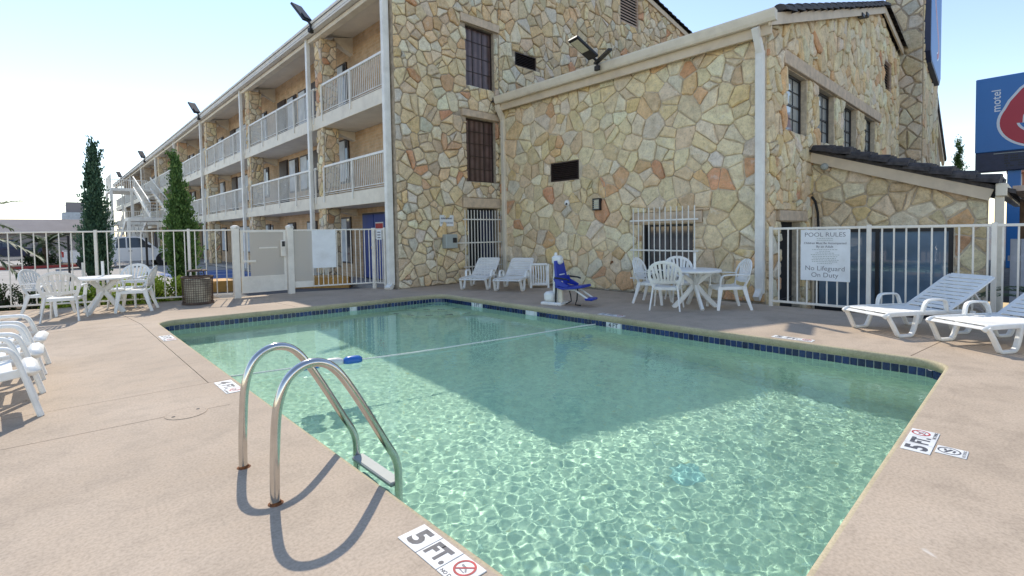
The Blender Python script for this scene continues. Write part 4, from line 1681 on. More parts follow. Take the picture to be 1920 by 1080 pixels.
# numeral: bowl plus a tall swept stem
ring_poly(.02, 5.06, (1.17, .98), (.60, .42), 'logo_white', .003, 'numeral')
ring_poly(.02, 5.06, (1.09, .91), (.67, .49), 'logo_red', .005, 'numeral')
for w, mat, dep in ((.34, 'logo_white', .0035), (.26, 'logo_red', .0055)):
    pts = [(.80, 5.0), (.78, 5.3), (.62, 5.65), (.38, 5.98), (.05, 6.25), (-.4, 6.42)]
    L, R_ = ribbon2d(pts, w)
    n = len(L)
    mb = MB()
    mb.add([(25-dep, u, v) for u, v in L]+[(25-dep, u, v) for u, v in R_], [(i, i+1, n+i+1, n+i) for i in range(n-1)])
    flat_build(mb, 'numeral', mat, rs)

# ------------------------------------------------------------------ small fittings on the walls
def floodlight(name_label, loc, rz, size=1., tilt=.6):
    t = thing('floodlight', name_label, 'floodlight', loc, rz, 'floodlights on the eaves')
    c, s_ = math.cos(tilt), math.sin(tilt)
    def P(x, y, z):
        x, y, z = x*size, y*size, z*size
        return (x*c-z*s_, y, x*s_+z*c)
    def slab(a, b, nm, mat):
        m = MB().cbox(a, b, .012)
        m.v = [P(*v) for v in m.v]
        return m.build(nm, mat, t, world=False)
    h = slab((.10, -.15, -.025), (.74, .15, .035), 'housing', 'black')
    slab((.34, -.115, -.034), (.68, .115, -.0255), 'lens', 'lamp_glass')
    slab((.14, -.10, .0355), (.34, .10, .06), 'driver_box', 'black')
    MB().tube([(-.02, 0, -.12*size), (0, 0, 0), P(.14, 0, 0)], .028*size, 8).build('arm', 'black', t, world=False)
    MB().cbox((-.05*size, -.06*size, -.20*size), (.03*size, .06*size, -.10*size), .01).build('bracket', 'black', t, world=False)
    return t
floodlight('slim dark floodlight jutting up from motel eave above the nearest column', (6.44, 16.1, 8.20), math.radians(108), 1.35, .85)
floodlight('slim dark floodlight on motel eave behind the green cypress', (6.44, 31.9, 8.20), math.radians(108), 1.35, .85)
floodlight('slim dark floodlight on far motel eave above the stair landing', (6.44, 52.3, 8.20), math.radians(108), 1.35, .85)
floodlight('slim dark floodlight farthest along the motel eave', (6.44, 70., 8.20), math.radians(108), 1.35, .85)
fl_ = floodlight('dark wing floodlight with pale lens on the office wing gutter', (10.04, 7.55, 5.62), math.radians(168), 1.15, .50)
MB().beam((.0, -.05, -.05), (.25, .75, .0), .10, .05).build('arm', 'black', fl_, world=False)

t = thing('security_camera', 'small white dome camera with black eye on stone wall', 'camera', (10.47, 8.92, 2.23))
mb = MB().lathe([(.085, 0), (.085, .02), (.07, .05), (.04, .075), (.012, .085)], 18)
mb.v = [(-z, y, x) for x, y, z in mb.v]
mb.build('dome', 'white_plastic', t, True, world=False)
mb = MB().lathe([(.035, 0), (.03, .02), (.01, .028)], 14)
mb.v = [(-z-.058, y-.025, x-.02) for x, y, z in mb.v]
mb.build('eye', 'black', t, True, world=False)

t = thing('wall_lamp', 'black-framed wall lamp with ribbed glass on stone wall', 'lamp', (10.46, 7.87, 2.14))
MB().cbox((-.02, -.12, -.15), (.01, .12, .15), .01).build('back_plate', 'black', t, world=False)
MB().cbox((-.10, -.10, -.13), (-.021, .08, .13), .02).build('lens', 'lamp_glass', t, world=False)
for k in range(5):
    MB().cbox((-.112, -.105, -.12+k*.055), (-.09, .09, -.105+k*.055), .003).build('guard_bar', 'grey_box', t, world=False)
for a, b in (((-.115, -.125, -.15), (-.02, -.105, .15)), ((-.115, .085, -.15), (-.02, .105, .15)), ((-.115, -.125, .13), (-.02, .105, .152)), ((-.115, -.125, -.152), (-.02, .105, -.13))):
    MB().cbox(a, b, .005).build('frame_bar', 'black', t, world=False)

t = thing('electrical_box', 'grey electrical enclosure beside the barred door', 'electrical box', (8.42, 11.66, 1.03))
MB().cbox((-.20, -.20, 0), (.21, .01, .40), .015).build('case', 'grey_box', t, world=False)
MB().cbox((.03, -.215, .16), (.17, -.201, .30), .006).build('handle_plate', 'black', t, world=False)
MB().tube([(.21, -.10, .14), (.48, -.10, .14), (.52, -.04, .14)], .018, 8).build('conduit', 'white_paint', t, world=False)
MB().tube([(-.23, -.03, .30), (-.5, -.03, .30), (-.52, -.03, .1), (-.42, -.03, -.3), (-.40, -.03, -.95)], .016, 8).build('conduit', 'lintel', t, world=False)

t = thing('wall_notice', 'small white two-line notice above the electrical box', 'sign', (8.38, 11.64, 1.66))
MB().cbox((-.24, -.012, 0), (.24, .004, .32), .003).build('panel', 'sign_white', t, world=False)
for v, w_ in ((.225, .19), (.10, .21)):
    tb = MB()
    x = -w_
    r9 = random.Random(int(v*100))
    while x < w_-.02:
        l_ = r9.uniform(.018, .034)
        tb.box((x, -.0145, v-.022), (x+l_*.62, -.0125, v+.022))
        tb.box((x+l_*.62, -.0145, v-.022), (x+l_*.9, -.0125, v-.008))
        x += l_+.006
    tb.build('lettering', 'navy' if v > .2 else 'sign_text', t, world=False)

t = thing('hose_tap', 'small dark hose tap low on the stone wall', 'tap', (10.47, 7.44, .66))
MB().tube([(.0, 0, 0), (-.07, 0, 0), (-.09, 0, -.05)], .018, 8).build('spout', 'rust', t, world=False)
MB().lathe([(.035, .02), (.035, .032)], 10, (-.04, 0, 0)).build('wheel', 'rust', t, world=False)

t = thing('eave_camera', 'small black camera on a drooping cable under the verge tiles', 'camera', (17.3, 3.72, 7.44))
MB().tube([(0, 0, 0), (.5, -.04, .25), (.75, -.05, .62)], .02, 6).build('cable', 'black', t, world=False)
MB().cbox((-.25, -.16, -.06), (.0, -.02, .06), .02).build('housing', 'black', t, world=False)
MB().cbox((.25, -.16, .1), (.5, -.02, .22), .02).build('housing', 'black', t, world=False)
MB().tube([(-.1, -.06, 0), (.35, -.06, .16)], .03, 6).build('bracket', 'white_paint', t, world=False)

t = thing('globe_lamp', 'pale round lamp under the lean-to roof edge', 'lamp', (13.20, 3.46, 2.84))
mb = MB().lathe([(.02, 0), (.07, .02), (.085, .07), (.06, .13), (.02, .15)], 14)
mb.v = [(-z*1., y, x) for x, y, z in mb.v]
mb.build('globe', 'grey_box', t, True, world=False)
MB().cbox((-.01, -.09, -.09), (.06, .09, .09), .01).build('base', 'lintel', t, world=False)

t = thing('black_hose', 'black hose curving down the corner of the lean-to', 'hose', (13.1, 3.6, 1.3))
MB().tube([(13.2, 3.76, 2.12), (13.12, 3.70, 2.16), (13.1, 3.63, 2.05), (13.1, 3.58, 1.8), (13.1, 3.56, 1.4), (13.1, 3.58, .2)], .028, 8).build('hose', 'rubber', t)
MB().tube([(13.2, 3.70, 2.0), (13.2, 3.70, -.4)], .03, 8).build('conduit', 'tan_trim', t)
# ------------------------------------------------------------------ fences
FZ = 1.64
def fence_run(name, label, A, B, posts, spacing, z0, z1, mat='cream_fence', rail=.035, pk=.020, post=.055, extra=None, n_=None):
    A, B = Vector(A), Vector(B)
    L = (B-A).length
    d = (B-A)/L
    t = thing(name, label, 'fence', (A.x, A.y, 0), 0, None)
    ang = math.atan2(d.y, d.x)
    t.rotation_euler = (0, 0, ang)
    MB().cbox((0, -rail/2, z1-rail), (L, rail/2, z1), .004).build('top_rail', mat, t, world=False)
    MB().cbox((0, -rail/2, z0), (L, rail/2, z0+rail), .004).build('bottom_rail', mat, t, world=False)
    pm = shared(MB().cbox((-pk/2, -pk/2, z0+rail), (pk/2, pk/2, z1-rail), .002), 'picket', mat)
    ps = shared(MB().cbox((-post/2, -post/2, -.02), (post/2, post/2, z1+.02), .005), 'post', mat)
    for s_ in posts:
        inst('post', ps, t, (s_, 0, 0))
    n = int(L/spacing)
    for k in range(1, n+1):
        s_ = L-k*spacing
        if s_ > .03 and all(abs(s_-q) > .05 for q in posts):
            inst('picket', pm, t, (s_, 0, 0))
    return t
GA, GB, GC = (3.30, 13.10), (4.52, 13.02), (6.50, 12.42)
lf = fence_run('pool_fence', 'cream metal picket fence behind the table and cypresses', (-5, 16.15), GA, [8.79, 7.9, 6.185, 4.46, 2.74, 1.0], .205, .09, FZ)
# gate posts with caps
for (x, y), lab in ((GA, 'square cream gate post with cap, hinge side near the wire basket'), (GB, 'square cream gate post with cap beside the keypad lock')):
    t = thing('gate_post', lab, 'post', (x, y, 0), math.atan2(-.08, 1.22), 'gate posts')
    MB().cbox((-.075, -.075, -.02), (.075, .075, 1.66), .012).build('shaft', 'cream_fence', t, world=False)
    MB().lathe([(.10, 1.655), (.105, 1.68), (.09, 1.71), (.03, 1.735)], 4).build('cap', 'cream_fence', t, world=False)
gd = (Vector(GB)-Vector(GA))
gate = thing('pool_gate', 'cream metal pool gate with perforated sheet and kick plate', 'gate', (*GA, 0), math.atan2(gd.y, gd.x))
GL = gd.length
for a, b, nm in (((.10, -.025, 1.56), (GL-.10, .025, 1.62), 'frame_bar'), ((.10, -.025, .10), (GL-.10, .025, .16), 'frame_bar'), ((.10, -.025, .16), (.16, .025, 1.56), 'frame_bar'),
                 ((GL-.16, -.025, .16), (GL-.10, .025, 1.56), 'frame_bar'), ((.16, -.02, .46), (GL-.16, .02, .50), 'frame_bar')):
    MB().cbox(a, b, .004).build(nm, 'cream_fence', gate, world=False)
MB().cbox((.16, -.012, .16), (GL-.16, -.004, .46), .002).build('kick_plate', 'cream_fence', gate, world=False)
MB().box((.30, -.020, .50), (GL-.16, -.015, 1.56)).build('perforated_sheet', 'perf', gate, world=False)
for k in range(7):
    x = .25+k*.118
    MB().cbox((x-.011, -.010, .50), (x+.011, .012, 1.56), .002).build('picket', 'cream_fence', gate, world=False)
MB().cbox((.50, -.032, 1.16), (.92, -.021, 1.195), .003).build('cross_bar', 'cream_fence', gate, world=False)
MB().cbox((.12, -.05, .84), (.42, -.03, .89), .004).build('latch_bar', 'cream_fence', gate, world=False)
lk = MB().cbox((GL-.24, -.09, .95), (GL-.12, -.026, 1.36), .015).build('lock_box', 'cream_fence', gate, world=False)
MB().cbox((GL-.215, -.10, 1.20), (GL-.145, -.091, 1.33), .006).build('keypad', 'black', lk, world=False)
rf = fence_run('pool_fence', 'cream picket fence with white board between gate and stone corner', GB, GC, [2.05], .118, .14, FZ-.02)
RL = (Vector(GC)-Vector(GB)).length
MB().cbox((.52, -.034, .62), (1.10, -.026, 1.60), .003).build('white_board', 'sign_white', rf, world=False)
MB().box((.07, -.030, .30), (.515, -.024, 1.58)).build('perforated_sheet', 'perf', rf, world=False)
MB().cbox((.07, -.034, .145), (.52, -.026, .30), .003).build('kick_plate', 'cream_fence', rf, world=False)
rf2 = fence_run('pool_fence', 'short cream fence return between the picket run and white downpipe', (6.50, 12.40), (6.60, 11.98), [.02, .42], .10, .14, FZ-.02)
nb = MB().cbox((.18, -.05, 1.32), (.36, -.04, 1.58), .003).build('notice_board', 'sign_white', rf2, world=False)
for k in range(3):
    MB().box((.21, -.0535, 1.36+k*.07), (.33, -.051, 1.395+k*.07)).build('notice_line', 'sign_text', nb, world=False)
tag(MB().cbox((4.6, 12.45, -.1), (6.7, 12.46, .0)).build('kerb', 'pave'), kind='structure')

rfn = fence_run('pool_fence', 'cream picket fence holding the pool rules board', (9.87, -4.2), (9.87, 3.48), [7.66, 6.15, 4.67, 3.1, 1.5], .155, .075, 1.46, rail=.04, pk=.022, post=.06)

# pool rules board
pr_ = thing('pool_rules_sign', 'white pool rules board with grey lettering hung on the fence', 'sign', (9.83, 2.575, .52))
MB().cbox((-.006, -.375, 0), (.004, .375, .89), .003).build('board', 'sign_white', pr_, world=False)
def line(txt, z, size, mat='sign_text', bold=0., sx=1.):
    tb = text_into(MB(), txt, (-.0065, 0, z), (0, -1, 0), (0, 0, 1), (-1, 0, 0), size, .001, bold=bold, sx=sx)
    (letters_build if size > .09 else flat_build)(tb, 'letter' if size > .09 else 'lettering', mat, pr_, world=False)
line('POOL RULES', .80, .105, sx=1.05)
line('Children Must Be Accompanied', .655, .050, bold=.0008)
line('By an Adult', .595, .055, bold=.0008)
line('No Lifeguard', .215, .115)
line('On Duty', .100, .115)
r9 = random.Random(2)
for k, (z, w_) in enumerate(((.735, .12), (.705, .12), (.545, .19), (.515, .08), (.485, .14), (.455, .22), (.425, .19), (.395, .17), (.365, .21), (.335, .19), (.305, .11))):
    tb = MB()
    x = -w_
    while x < w_:
        l_ = r9.uniform(.012, .035)
        tb.box((-.0085, x, z-.005), (-.0065, min(x+l_, w_), z+.005))
        x += l_+.010
    tb.build('fine_print', 'grey_box', pr_, world=False)
for y in (-.3, .3):
    MB().tube([(-.008, y, .86), (.03, y, .88), (.03, y, .93)], .006, 6).build('tie', 'white_paint', pr_, world=False)

# ------------------------------------------------------------------ depth markers on the deck
def no_dive(parent, c, U, V, r, world=False):
    c, U, V, N = Vector(c), Vector(U), Vector(V), Vector((0, 0, 1))
    mb = MB()
    n = 28
    for rr_ in (r, r*.80):
        for k in range(n):
            a = 2*math.pi*k/n
            mb.v.append(tuple(c+U*(rr_*math.cos(a))+V*(rr_*math.sin(a))+N*.0012))
    mb.f = [(k, (k+1) % n, n+(k+1) % n, n+k) for k in range(n)]
    d = (U+V).normalized()
    p = (U-V).normalized()
    a, b = c+d*r*.85, c-d*r*.85
    w_ = p*r*.08
    o_ = len(mb.v)
    mb.v += [tuple(q+N*.0014) for q in (a-w_, a+w_, b+w_, b-w_)]
    mb.f.append((o_, o_+1, o_+2, o_+3))
    flat_build(mb, 'no_diving_ring', 'sign_red', parent, world)
    fg_ = MB()
    for s_, e_, w2 in (((-.5, .15), (.1, .0), .10), ((.1, .0), (.45, -.3), .08), ((-.1, .05), (.25, .25), .07), ((-.5, -.35), (.4, -.45), .05)):
        q0, q1 = c+U*s_[0]*r+V*s_[1]*r, c+U*e_[0]*r+V*e_[1]*r
        dd = (q1-q0).normalized().cross(N)*w2*r
        o_ = len(fg_.v)
        fg_.v += [tuple(q+N*.0009) for q in (q0-dd, q0+dd, q1+dd, q1-dd)]
        fg_.f.append((o_, o_+1, o_+2, o_+3))
    flat_build(fg_, 'diver_figure', 'sign_text', parent, world)
def marker(label, loc, rz, digit, seg=.162, w=.152, icon=True):
    t = thing('depth_marker', label, 'depth marker', (loc[0], loc[1], 0), rz, 'depth markers round the pool')
    n = 3 if icon else 2
    tm_ = shared(MB().cbox((.002, -w/2, .0005), (seg-.002, w/2, .005), .0015), 'plate', 'marker_white')
    for k in range(n):
        inst('plate', tm_, t, (k*seg, 0, 0))
    for k, s_ in enumerate((digit, 'FT.')):
        tb = text_into(MB(), s_, (k*seg+seg/2, -.004, .0052), (1, 0, 0), (0, 1, 0), (0, 0, 1), .155 if k == 0 else .125, .0006, bold=.006, sx=1.15 if k == 0 else .88)
        letters_build(tb, 'letter', 'sign_text_black', t, False)
    if icon:
        no_dive(t, (2.5*seg, .018, .0052), (1, 0, 0), (0, 1, 0), .052)
        tb = text_into(MB(), 'NO DIVING', (2.5*seg, -.060, .0052), (1, 0, 0), (0, 1, 0), (0, 0, 1), .026, .0006, bold=.0006)
        flat_build(tb, 'lettering', 'sign_text_black', t, False)
    return t
H90 = math.pi/2
marker('white 5 FT depth marker on the deck near the ladder', (1.252, 2.09), -H90, '5')
marker('white 4 FT depth marker on the deck beyond the ladder', (1.25, 5.63), -H90, '4')
marker('white 3 FT depth marker by the shallow pool corner', (1.248, 8.93), -H90, '3')
marker('white 5 FT depth marker beside the round no-diving plate', (4.02, .54), 0, '5', seg=.153)
marker('worn white depth marker on the deck in front of the loungers', (7.09, 2.46), -H90, '5')
marker('faint white depth marker on the shaded deck near the pool lift', (7.06, 5.30), -H90, '4')
t = thing('no_diving_plate', 'small white no-diving plate with swimmer pictogram on deck', 'depth marker', (4.10, .375, 0), 0)
MB().cbox((0, -.076, .0005), (.145, .076, .005), .002).build('plate', 'marker_white', t, world=False)
mb = MB()
for rr_ in (.058, .050):
    for k in range(24):
        a = 2*math.pi*k/24
        mb.v.append((.072+rr_*math.cos(a), .012+rr_*math.sin(a), .0062))
mb.f = [(k, (k+1) % 24, 24+(k+1) % 24, 24+k) for k in range(24)]
flat_build(mb, 'ring', 'sign_text_black', t, False)
fg_ = MB()
for p, q, w_ in (((.04, .03), (.10, .0), .008), ((.05, -.01), (.09, -.015), .006), ((.07, .03), (.1, .035), .006)):
    d = (Vector((*q, 0))-Vector((*p, 0))).normalized().cross(Vector((0, 0, 1)))*w_
    o_ = len(fg_.v)
    fg_.v += [(p[0]-d.x, p[1]-d.y, .0060), (p[0]+d.x, p[1]+d.y, .0060), (q[0]+d.x, q[1]+d.y, .0060), (q[0]-d.x, q[1]-d.y, .0060)]
    fg_.f.append((o_, o_+1, o_+2, o_+3))
flat_build(fg_, 'swimmer_figure', 'sign_text_black', t, False)
tb = text_into(MB(), 'NO DIVING', (.072, -.062, .0055), (1, 0, 0), (0, 1, 0), (0, 0, 1), .024, .0006)
flat_build(tb, 'lettering', 'sign_text_black', t, False)

# drain cover
t = thing('drain_cover', 'round concrete-coloured access lid set in the deck', 'drain cover', (.80, 4.83, 0))
MB().lathe([(.150, -.002), (.150, .004), (.145, .006), (.138, .004)], 32).build('lid', 'deck', t, world=False)
for a in (.4, 3.5):
    MB().lathe([(.014, .0045), (.014, .0055)], 10, (.10*math.cos(a), .10*math.sin(a), 0)).build('screw_hole', 'dark', t, world=False)

# ------------------------------------------------------------------ pool ladder
lad = thing('pool_ladder', 'polished steel grab rails and step at the pool edge', 'ladder', (.86, 3.13, 0))
ctrl = [(.86, -.05), (.86, .10), (.868, .30), (.885, .50), (.925, .63), (.985, .70), (1.065, .73), (1.15, .715), (1.225, .655), (1.31, .53), (1.42, .335), (1.53, .13), (1.585, .03), (1.61, -.06), (1.612, -.2), (1.612, -.6), (1.612, -1.1)]
def smooth_path(c, k=4):
    out = []
    for i in range(len(c)-1):
        p0, p1, p2, p3 = c[max(0, i-1)], c[i], c[i+1], c[min(len(c)-1, i+2)]
        for j in range(k):
            t_ = j/k
            out.append(tuple(.5*((2*p1[a])+(-p0[a]+p2[a])*t_+(2*p0[a]-5*p1[a]+4*p2[a]-p3[a])*t_*t_+(-p0[a]+3*p1[a]-3*p2[a]+p3[a])*t_**3) for a in range(len(p1))))
    out.append(c[-1])
    return out
for y in (2.83, 3.425):
    r_ = MB().tube([(x, y, z) for x, z in smooth_path(ctrl)], .0255, 14).build('grab_rail', 'steel', lad, 'all')
    MB().lathe([(.040, .0), (.038, .002), (.029, .004), (.027, .014)], 18, (.862, y, .0005)).build('rust_ring', 'rust', r_)
for z in (-.165, -.45, -.74):
    MB().cbox((1.565, 2.85, z-.02), (1.655, 3.405, z+.012), .008).build('tread', 'grey_box', lad)

# ------------------------------------------------------------------ float line
fl = thing('float_line', 'white rope with blue and white floats across the pool', 'float line', (1.4, 6.33, -.16))
R0, R1 = Vector((1.36, 6.30, -.125)), Vector((6.96, 5.28, -.145))
def rp_(s_):
    p = R0.lerp(R1, s_)
    return p+Vector((0, .05*math.sin(s_*9), -.03*math.sin(min(1, s_*6)*math.pi/2)+.006*math.sin(s_*14)))
MB().tube([rp_(k/60) for k in range(61)], .010, 6).build('rope', 'rope', fl)
for a, b, mat in ((.150, .193, 'float_blue'), (.200, .243, 'white_plastic'), (.244, .284, 'float_blue')):
    p, q = rp_(a), rp_(b)
    pts = [p.lerp(q, k/8) for k in range(9)]
    rad = [.034, .054, .061, .063, .063, .063, .061, .054, .034]
    MB().tube(pts, rad, 12).build('float', mat, fl, 'all')

# ------------------------------------------------------------------ plastic furniture
def fan_chair():
    t = thing('patio_chair', '', 'chair', (0, 0, 0), 0, 'white fan-backed plastic chairs')
    M_ = 'white_plastic'
    # seat
    mb = MB()
    n = 8
    pts_t, pts_b = [], []
    for i in range(n+1):
        x = -.21+.47*i/n
        for j in range(n+1):
            y = -.235+.47*j/n
            hw = .235-.02*(1-i/n)
            yy = y*hw/.235
            z = .42-.018*math.cos(y/.235*math.pi/2)*math.sin(i/n*math.pi)-(.03*(i/n-.85)/.15 if i/n > .85 else 0)
            pts_t.append((x, yy, z))
            pts_b.append((x, yy, z-.022))
    m_ = n+1
    fs = []
    for i in range(n):
        for j in range(n):
            fs.append((i*m_+j, i*m_+j+1, (i+1)*m_+j+1, (i+1)*m_+j))
    N_ = m_*m_
    fs += [tuple(N_+k for k in f[::-1]) for f in fs]
    rim = [i for i in range(m_)]+[(i+1)*m_-1 for i in range(1, m_)]+[N_-1-i for i in range(1, m_)]+[(m_-1-i)*m_ for i in range(1, m_-1)]
    for a, b in zip(rim, rim[1:]+rim[:1]):
        fs.append((a, b, N_+b, N_+a))
    mb.add(pts_t+pts_b, fs)
    mb.build('seat', M_, t, True, world=False)
    ap = MB()
    ap.strap([(-.2, -.215, .39), (.235, -.23, .39)], (0, 0, 1), .05, .012)
    ap.strap([(-.2, .215, .39), (.235, .23, .39)], (0, 0, 1), .05, .012)
    ap.strap([(.245, -.225, .375), (.245, .225, .375)], (0, 0, 1), .05, .012)
    ap.strap([(-.21, -.21, .39), (-.21, .21, .39)], (0, 0, 1), .05, .012)
    ap.build('apron', M_, t, world=False)
    def bx(z):
        return -.215-.33*(z-.42)
    def arch(a):
        """a 0..pi over the top"""
        y = -.275*math.cos(a)
        z = .64+.24*math.sin(a)**.8
        return y, z
    path = [(bx(.42), -.205, .42), (bx(.5), -.235, .50), (bx(.58), -.262, .58)]
    for k in range(13):
        y, z = arch(math.pi*k/12)
        path.append((bx(z)+.02*(abs(y)/.275)**2, y, z))
    path += [(bx(.58), .262, .58), (bx(.5), .235, .50), (bx(.42), .205, .42)]
    sides = []
    m2 = len(path)
    for i in range(m2):
        sides.append((0, path[i][1], path[i][2]-.60))
    MB().strap(path, sides, .055, .018).build('back_rim', M_, t, True, world=False)
    MB().strap([(bx(.52), -.235, .525), (bx(.50), 0, .505), (bx(.52), .235, .525)], (-.33, 0, 1), .055, .016).build('lower_band', M_, t, world=False)
    for k in range(7):
        f_ = (k-3)/3
        y0, z0 = f_*.155, .52
        a = math.pi/2-f_*.95
        y1, z1 = arch(math.pi-a) if False else (-.275*math.cos(math.pi-a)*1., .64+.24*math.sin(a)**.8)
        y1 = .262*math.sin(f_*.95)
        z1 = .635+.24*math.cos(f_*.95)**.8
        mid = ((bx((z0+z1)/2)-.012), (y0+y1)/2, (z0+z1)/2)
        MB().strap([(bx(z0), y0, z0), mid, (bx(z1), y1, z1)], (0, 1, 0), [.034, .040, .046], .012).build('back_slat', M_, t, world=False)
    for s_ in (-1, 1):
        MB().strap([(.215, s_*.222, .42), (.245, s_*.245, .2), (.275, s_*.265, 0)], [(1, 0, .1)]*3, [.085, .062, .048], [.030, .026, .024]).build('leg', M_, t, world=False)
        MB().strap([(-.20, s_*.212, .43), (-.255, s_*.24, .2), (-.32, s_*.262, 0)], [(1, 0, .2)]*3, [.085, .062, .048], [.030, .026, .024]).build('leg', M_, t, world=False)
        arm = [(bx(.60)+.01, s_*.268, .62), (-.16, s_*.285, .635), (0, s_*.292, .637), (.14, s_*.285, .63), (.205, s_*.272, .605), (.228, s_*.258, .54), (.232, s_*.245, .42)]
        MB().strap(smooth_path(arm, 3), (0, 1, 0), .055, .018).build('armrest', M_, t, True, world=False)
    return t
proto_chair = fan_chair()
def table(label, loc):
    t = thing('patio_table', label, 'table', (*loc, 0), .5, 'round white plastic tables')
    M_ = 'white_plastic'
    MB().lathe([(.03, .675), (.40, .675), (.455, .665), (.47, .68), (.47, .70), (.455, .712), (.43, .716), (.03, .720)], 36).build('table_top', M_, t, True, world=False)
    for k in range(4):
        a = k*H90+.3
        c, s_ = math.cos(a), math.sin(a)
        pts = [(.30*-c, .30*-s_, .66), (.12*-c, .12*-s_, .52), (.05*c, .05*s_, .38), (.22*c, .22*s_, .18), (.40*c, .40*s_, 0)]
        MB().strap(smooth_path(pts, 3), (-s_, c, 0), .05, .09).build('leg', M_, t, True, world=False)
    MB().tube([(0, 0, .35), (0, 0, 1.02)], .024, 10).build('umbrella_tube', M_, t, True, world=False)
    return t
def put_chair(first, loc, face, label, ang=None):
    c = proto_chair if first else copy_tree(proto_chair)
    c.location = (loc[0], loc[1], 0)
    c.rotation_euler = (0, 0, math.atan2(face[1]-loc[1], face[0]-loc[0]) if ang is None else math.radians(ang))
    c['label'] = label
    return c
TL, TR = (.82, 12.75), (8.80, 4.42)
table('round white plastic table in the sun by the cypress fence', TL)
table('round white plastic table in the shade by the barred window', TR)
put_chair(True, (8.32, 4.72), TR, 'white fan-backed chair at shaded table with its back to the pool', 22)
put_chair(False, (8.82, 5.30), (8.95, 4.5), 'white fan-backed chair at shaded table nearest the blue pool lift')
put_chair(False, (9.38, 4.98), TR, 'white fan-backed chair between the shaded table and the barred window')
put_chair(False, (9.06, 3.92), (8.55, 4.42), 'white fan-backed chair at shaded table nearest the pool rules fence')
put_chair(False, (.22, 12.12), (.75, 12.9), 'white fan-backed chair at sunny table with its back to the pool', 76)
put_chair(False, (.02, 13.15), (.9, 12.6), 'white fan-backed chair at sunny table nearest the palm')
put_chair(False, (1.28, 13.45), TL, 'white fan-backed chair between the sunny table and the fence')
put_chair(False, (1.30, 12.55), (.7, 12.75), 'white fan-backed chair at sunny table nearest the wire basket')

def lounger():
    t = thing('sun_lounger', '', 'sun lounger', (0, 0, 0), 0, 'white plastic sun loungers')
    M_ = 'white_plastic'
    HB = math.radians(33)
    cb, sb = math.cos(HB), math.sin(HB)
    XH = 1.08
    for s_ in (-1, 1):
        rail = [(.0, s_*.315, .30), (.06, s_*.325, .335), (.3, s_*.33, .345), (.8, s_*.33, .345), (1.3, s_*.33, .34)]
        MB().strap(smooth_path(rail, 2), (0, 0, 1), .065, .035).build('side_rail', M_, t, True, world=False)
        for x0 in (.10, 1.02):
            lp_ = [(x0-.06, s_*.33, .34), (x0+.02, s_*.335, .20), (x0+.09, s_*.34, .055), (x0+.12, s_*.34, .022), (x0+.18, s_*.34, .020), (x0+.26, s_*.34, .020), (x0+.31, s_*.34, .03), (x0+.35, s_*.34, .10), (x0+.39, s_*.335, .22), (x0+.42, s_*.33, .34)]
            MB().strap(smooth_path(lp_, 2), (0, 1, 0), .062, [.045]*(len(smooth_path(lp_, 2)))).build('leg', M_, t, True, world=False)
        arm = [(.60, s_*.335, .35), (.615, s_*.34, .45), (.65, s_*.345, .52), (.72, s_*.345, .545), (.85, s_*.345, .545), (.93, s_*.345, .535), (.97, s_*.34, .48), (1.0, s_*.335, .35)]
        MB().strap(smooth_path(arm, 2), (0, 1, 0), .055, .030).build('armrest', M_, t, True, world=False)
        bl_ = [(XH-.02, s_*.285, .35), (XH+.4*cb, s_*.29, .35+.4*sb), (XH+.80*cb, s_*.29, .35+.80*sb), (XH+.90*cb, s_*.27, .35+.89*sb)]
        MB().strap(smooth_path(bl_, 2), (0, 1, 0), .06, .026).build('back_rail', M_, t, True, world=False)
        MB().strap([(XH+.55*cb, s_*.24, .34+.52*sb), (XH+.72*cb+.10, s_*.24, .33)], (0, 1, 0), .045, .022).build('back_prop', M_, t, world=False)
    sl_ = shared(MB().cbox((-.036, -.30, -.009), (.036, .30, .009), .006), 'slat', M_)
    inst('slat', sl_, t, (.045, 0, .325), (0, -.35, 0))
    for k in range(11):
        inst('slat', sl_, t, (.125+k*.086, 0, .358-.012*math.sin(k/10*math.pi)))
    for k in range(9):
        d_ = .05+k*.088
        inst('slat', sl_, t, (XH+d_*cb, 0, .362+d_*sb), (0, -HB, 0), (1., .93, 1.))
    MB().cbox((-.055, -.27, -.011), (.055, .27, .011), .009).build('head_slat', M_, t, world=False)
    hd = t.children[-1] if t.children else None
    for c in t.children:
        if c.name.startswith('head_slat'):
            c.location = (XH+.86*cb, 0, .362+.86*sb)
            c.rotation_euler = (0, -HB, 0)
    t.scale = (.95, 1, .87)
    return t
proto_l = lounger()
def put_lounger(first, foot, deg, label):
    c = proto_l if first else copy_tree(proto_l)
    c.location = (foot[0], foot[1], 0)
    c.rotation_euler = (0, 0, math.radians(deg))
    c['label'] = label
    return c
put_lounger(True, (7.80, 9.80), 34.7, 'white slatted lounger in front of the barred door')
put_lounger(False, (8.14, 8.90), 31.8, 'white slatted lounger between the barred door and the blue pool lift')
put_lounger(False, (8.08, 1.66), -34, 'white slatted lounger half in sun just right of the pool rules board')
put_lounger(False, (7.78, .70), -34, 'white slatted lounger second along from the pool rules board')
put_lounger(False, (7.52, -.22), -33, 'white slatted lounger cut off at the picture edge, third from the rules board')

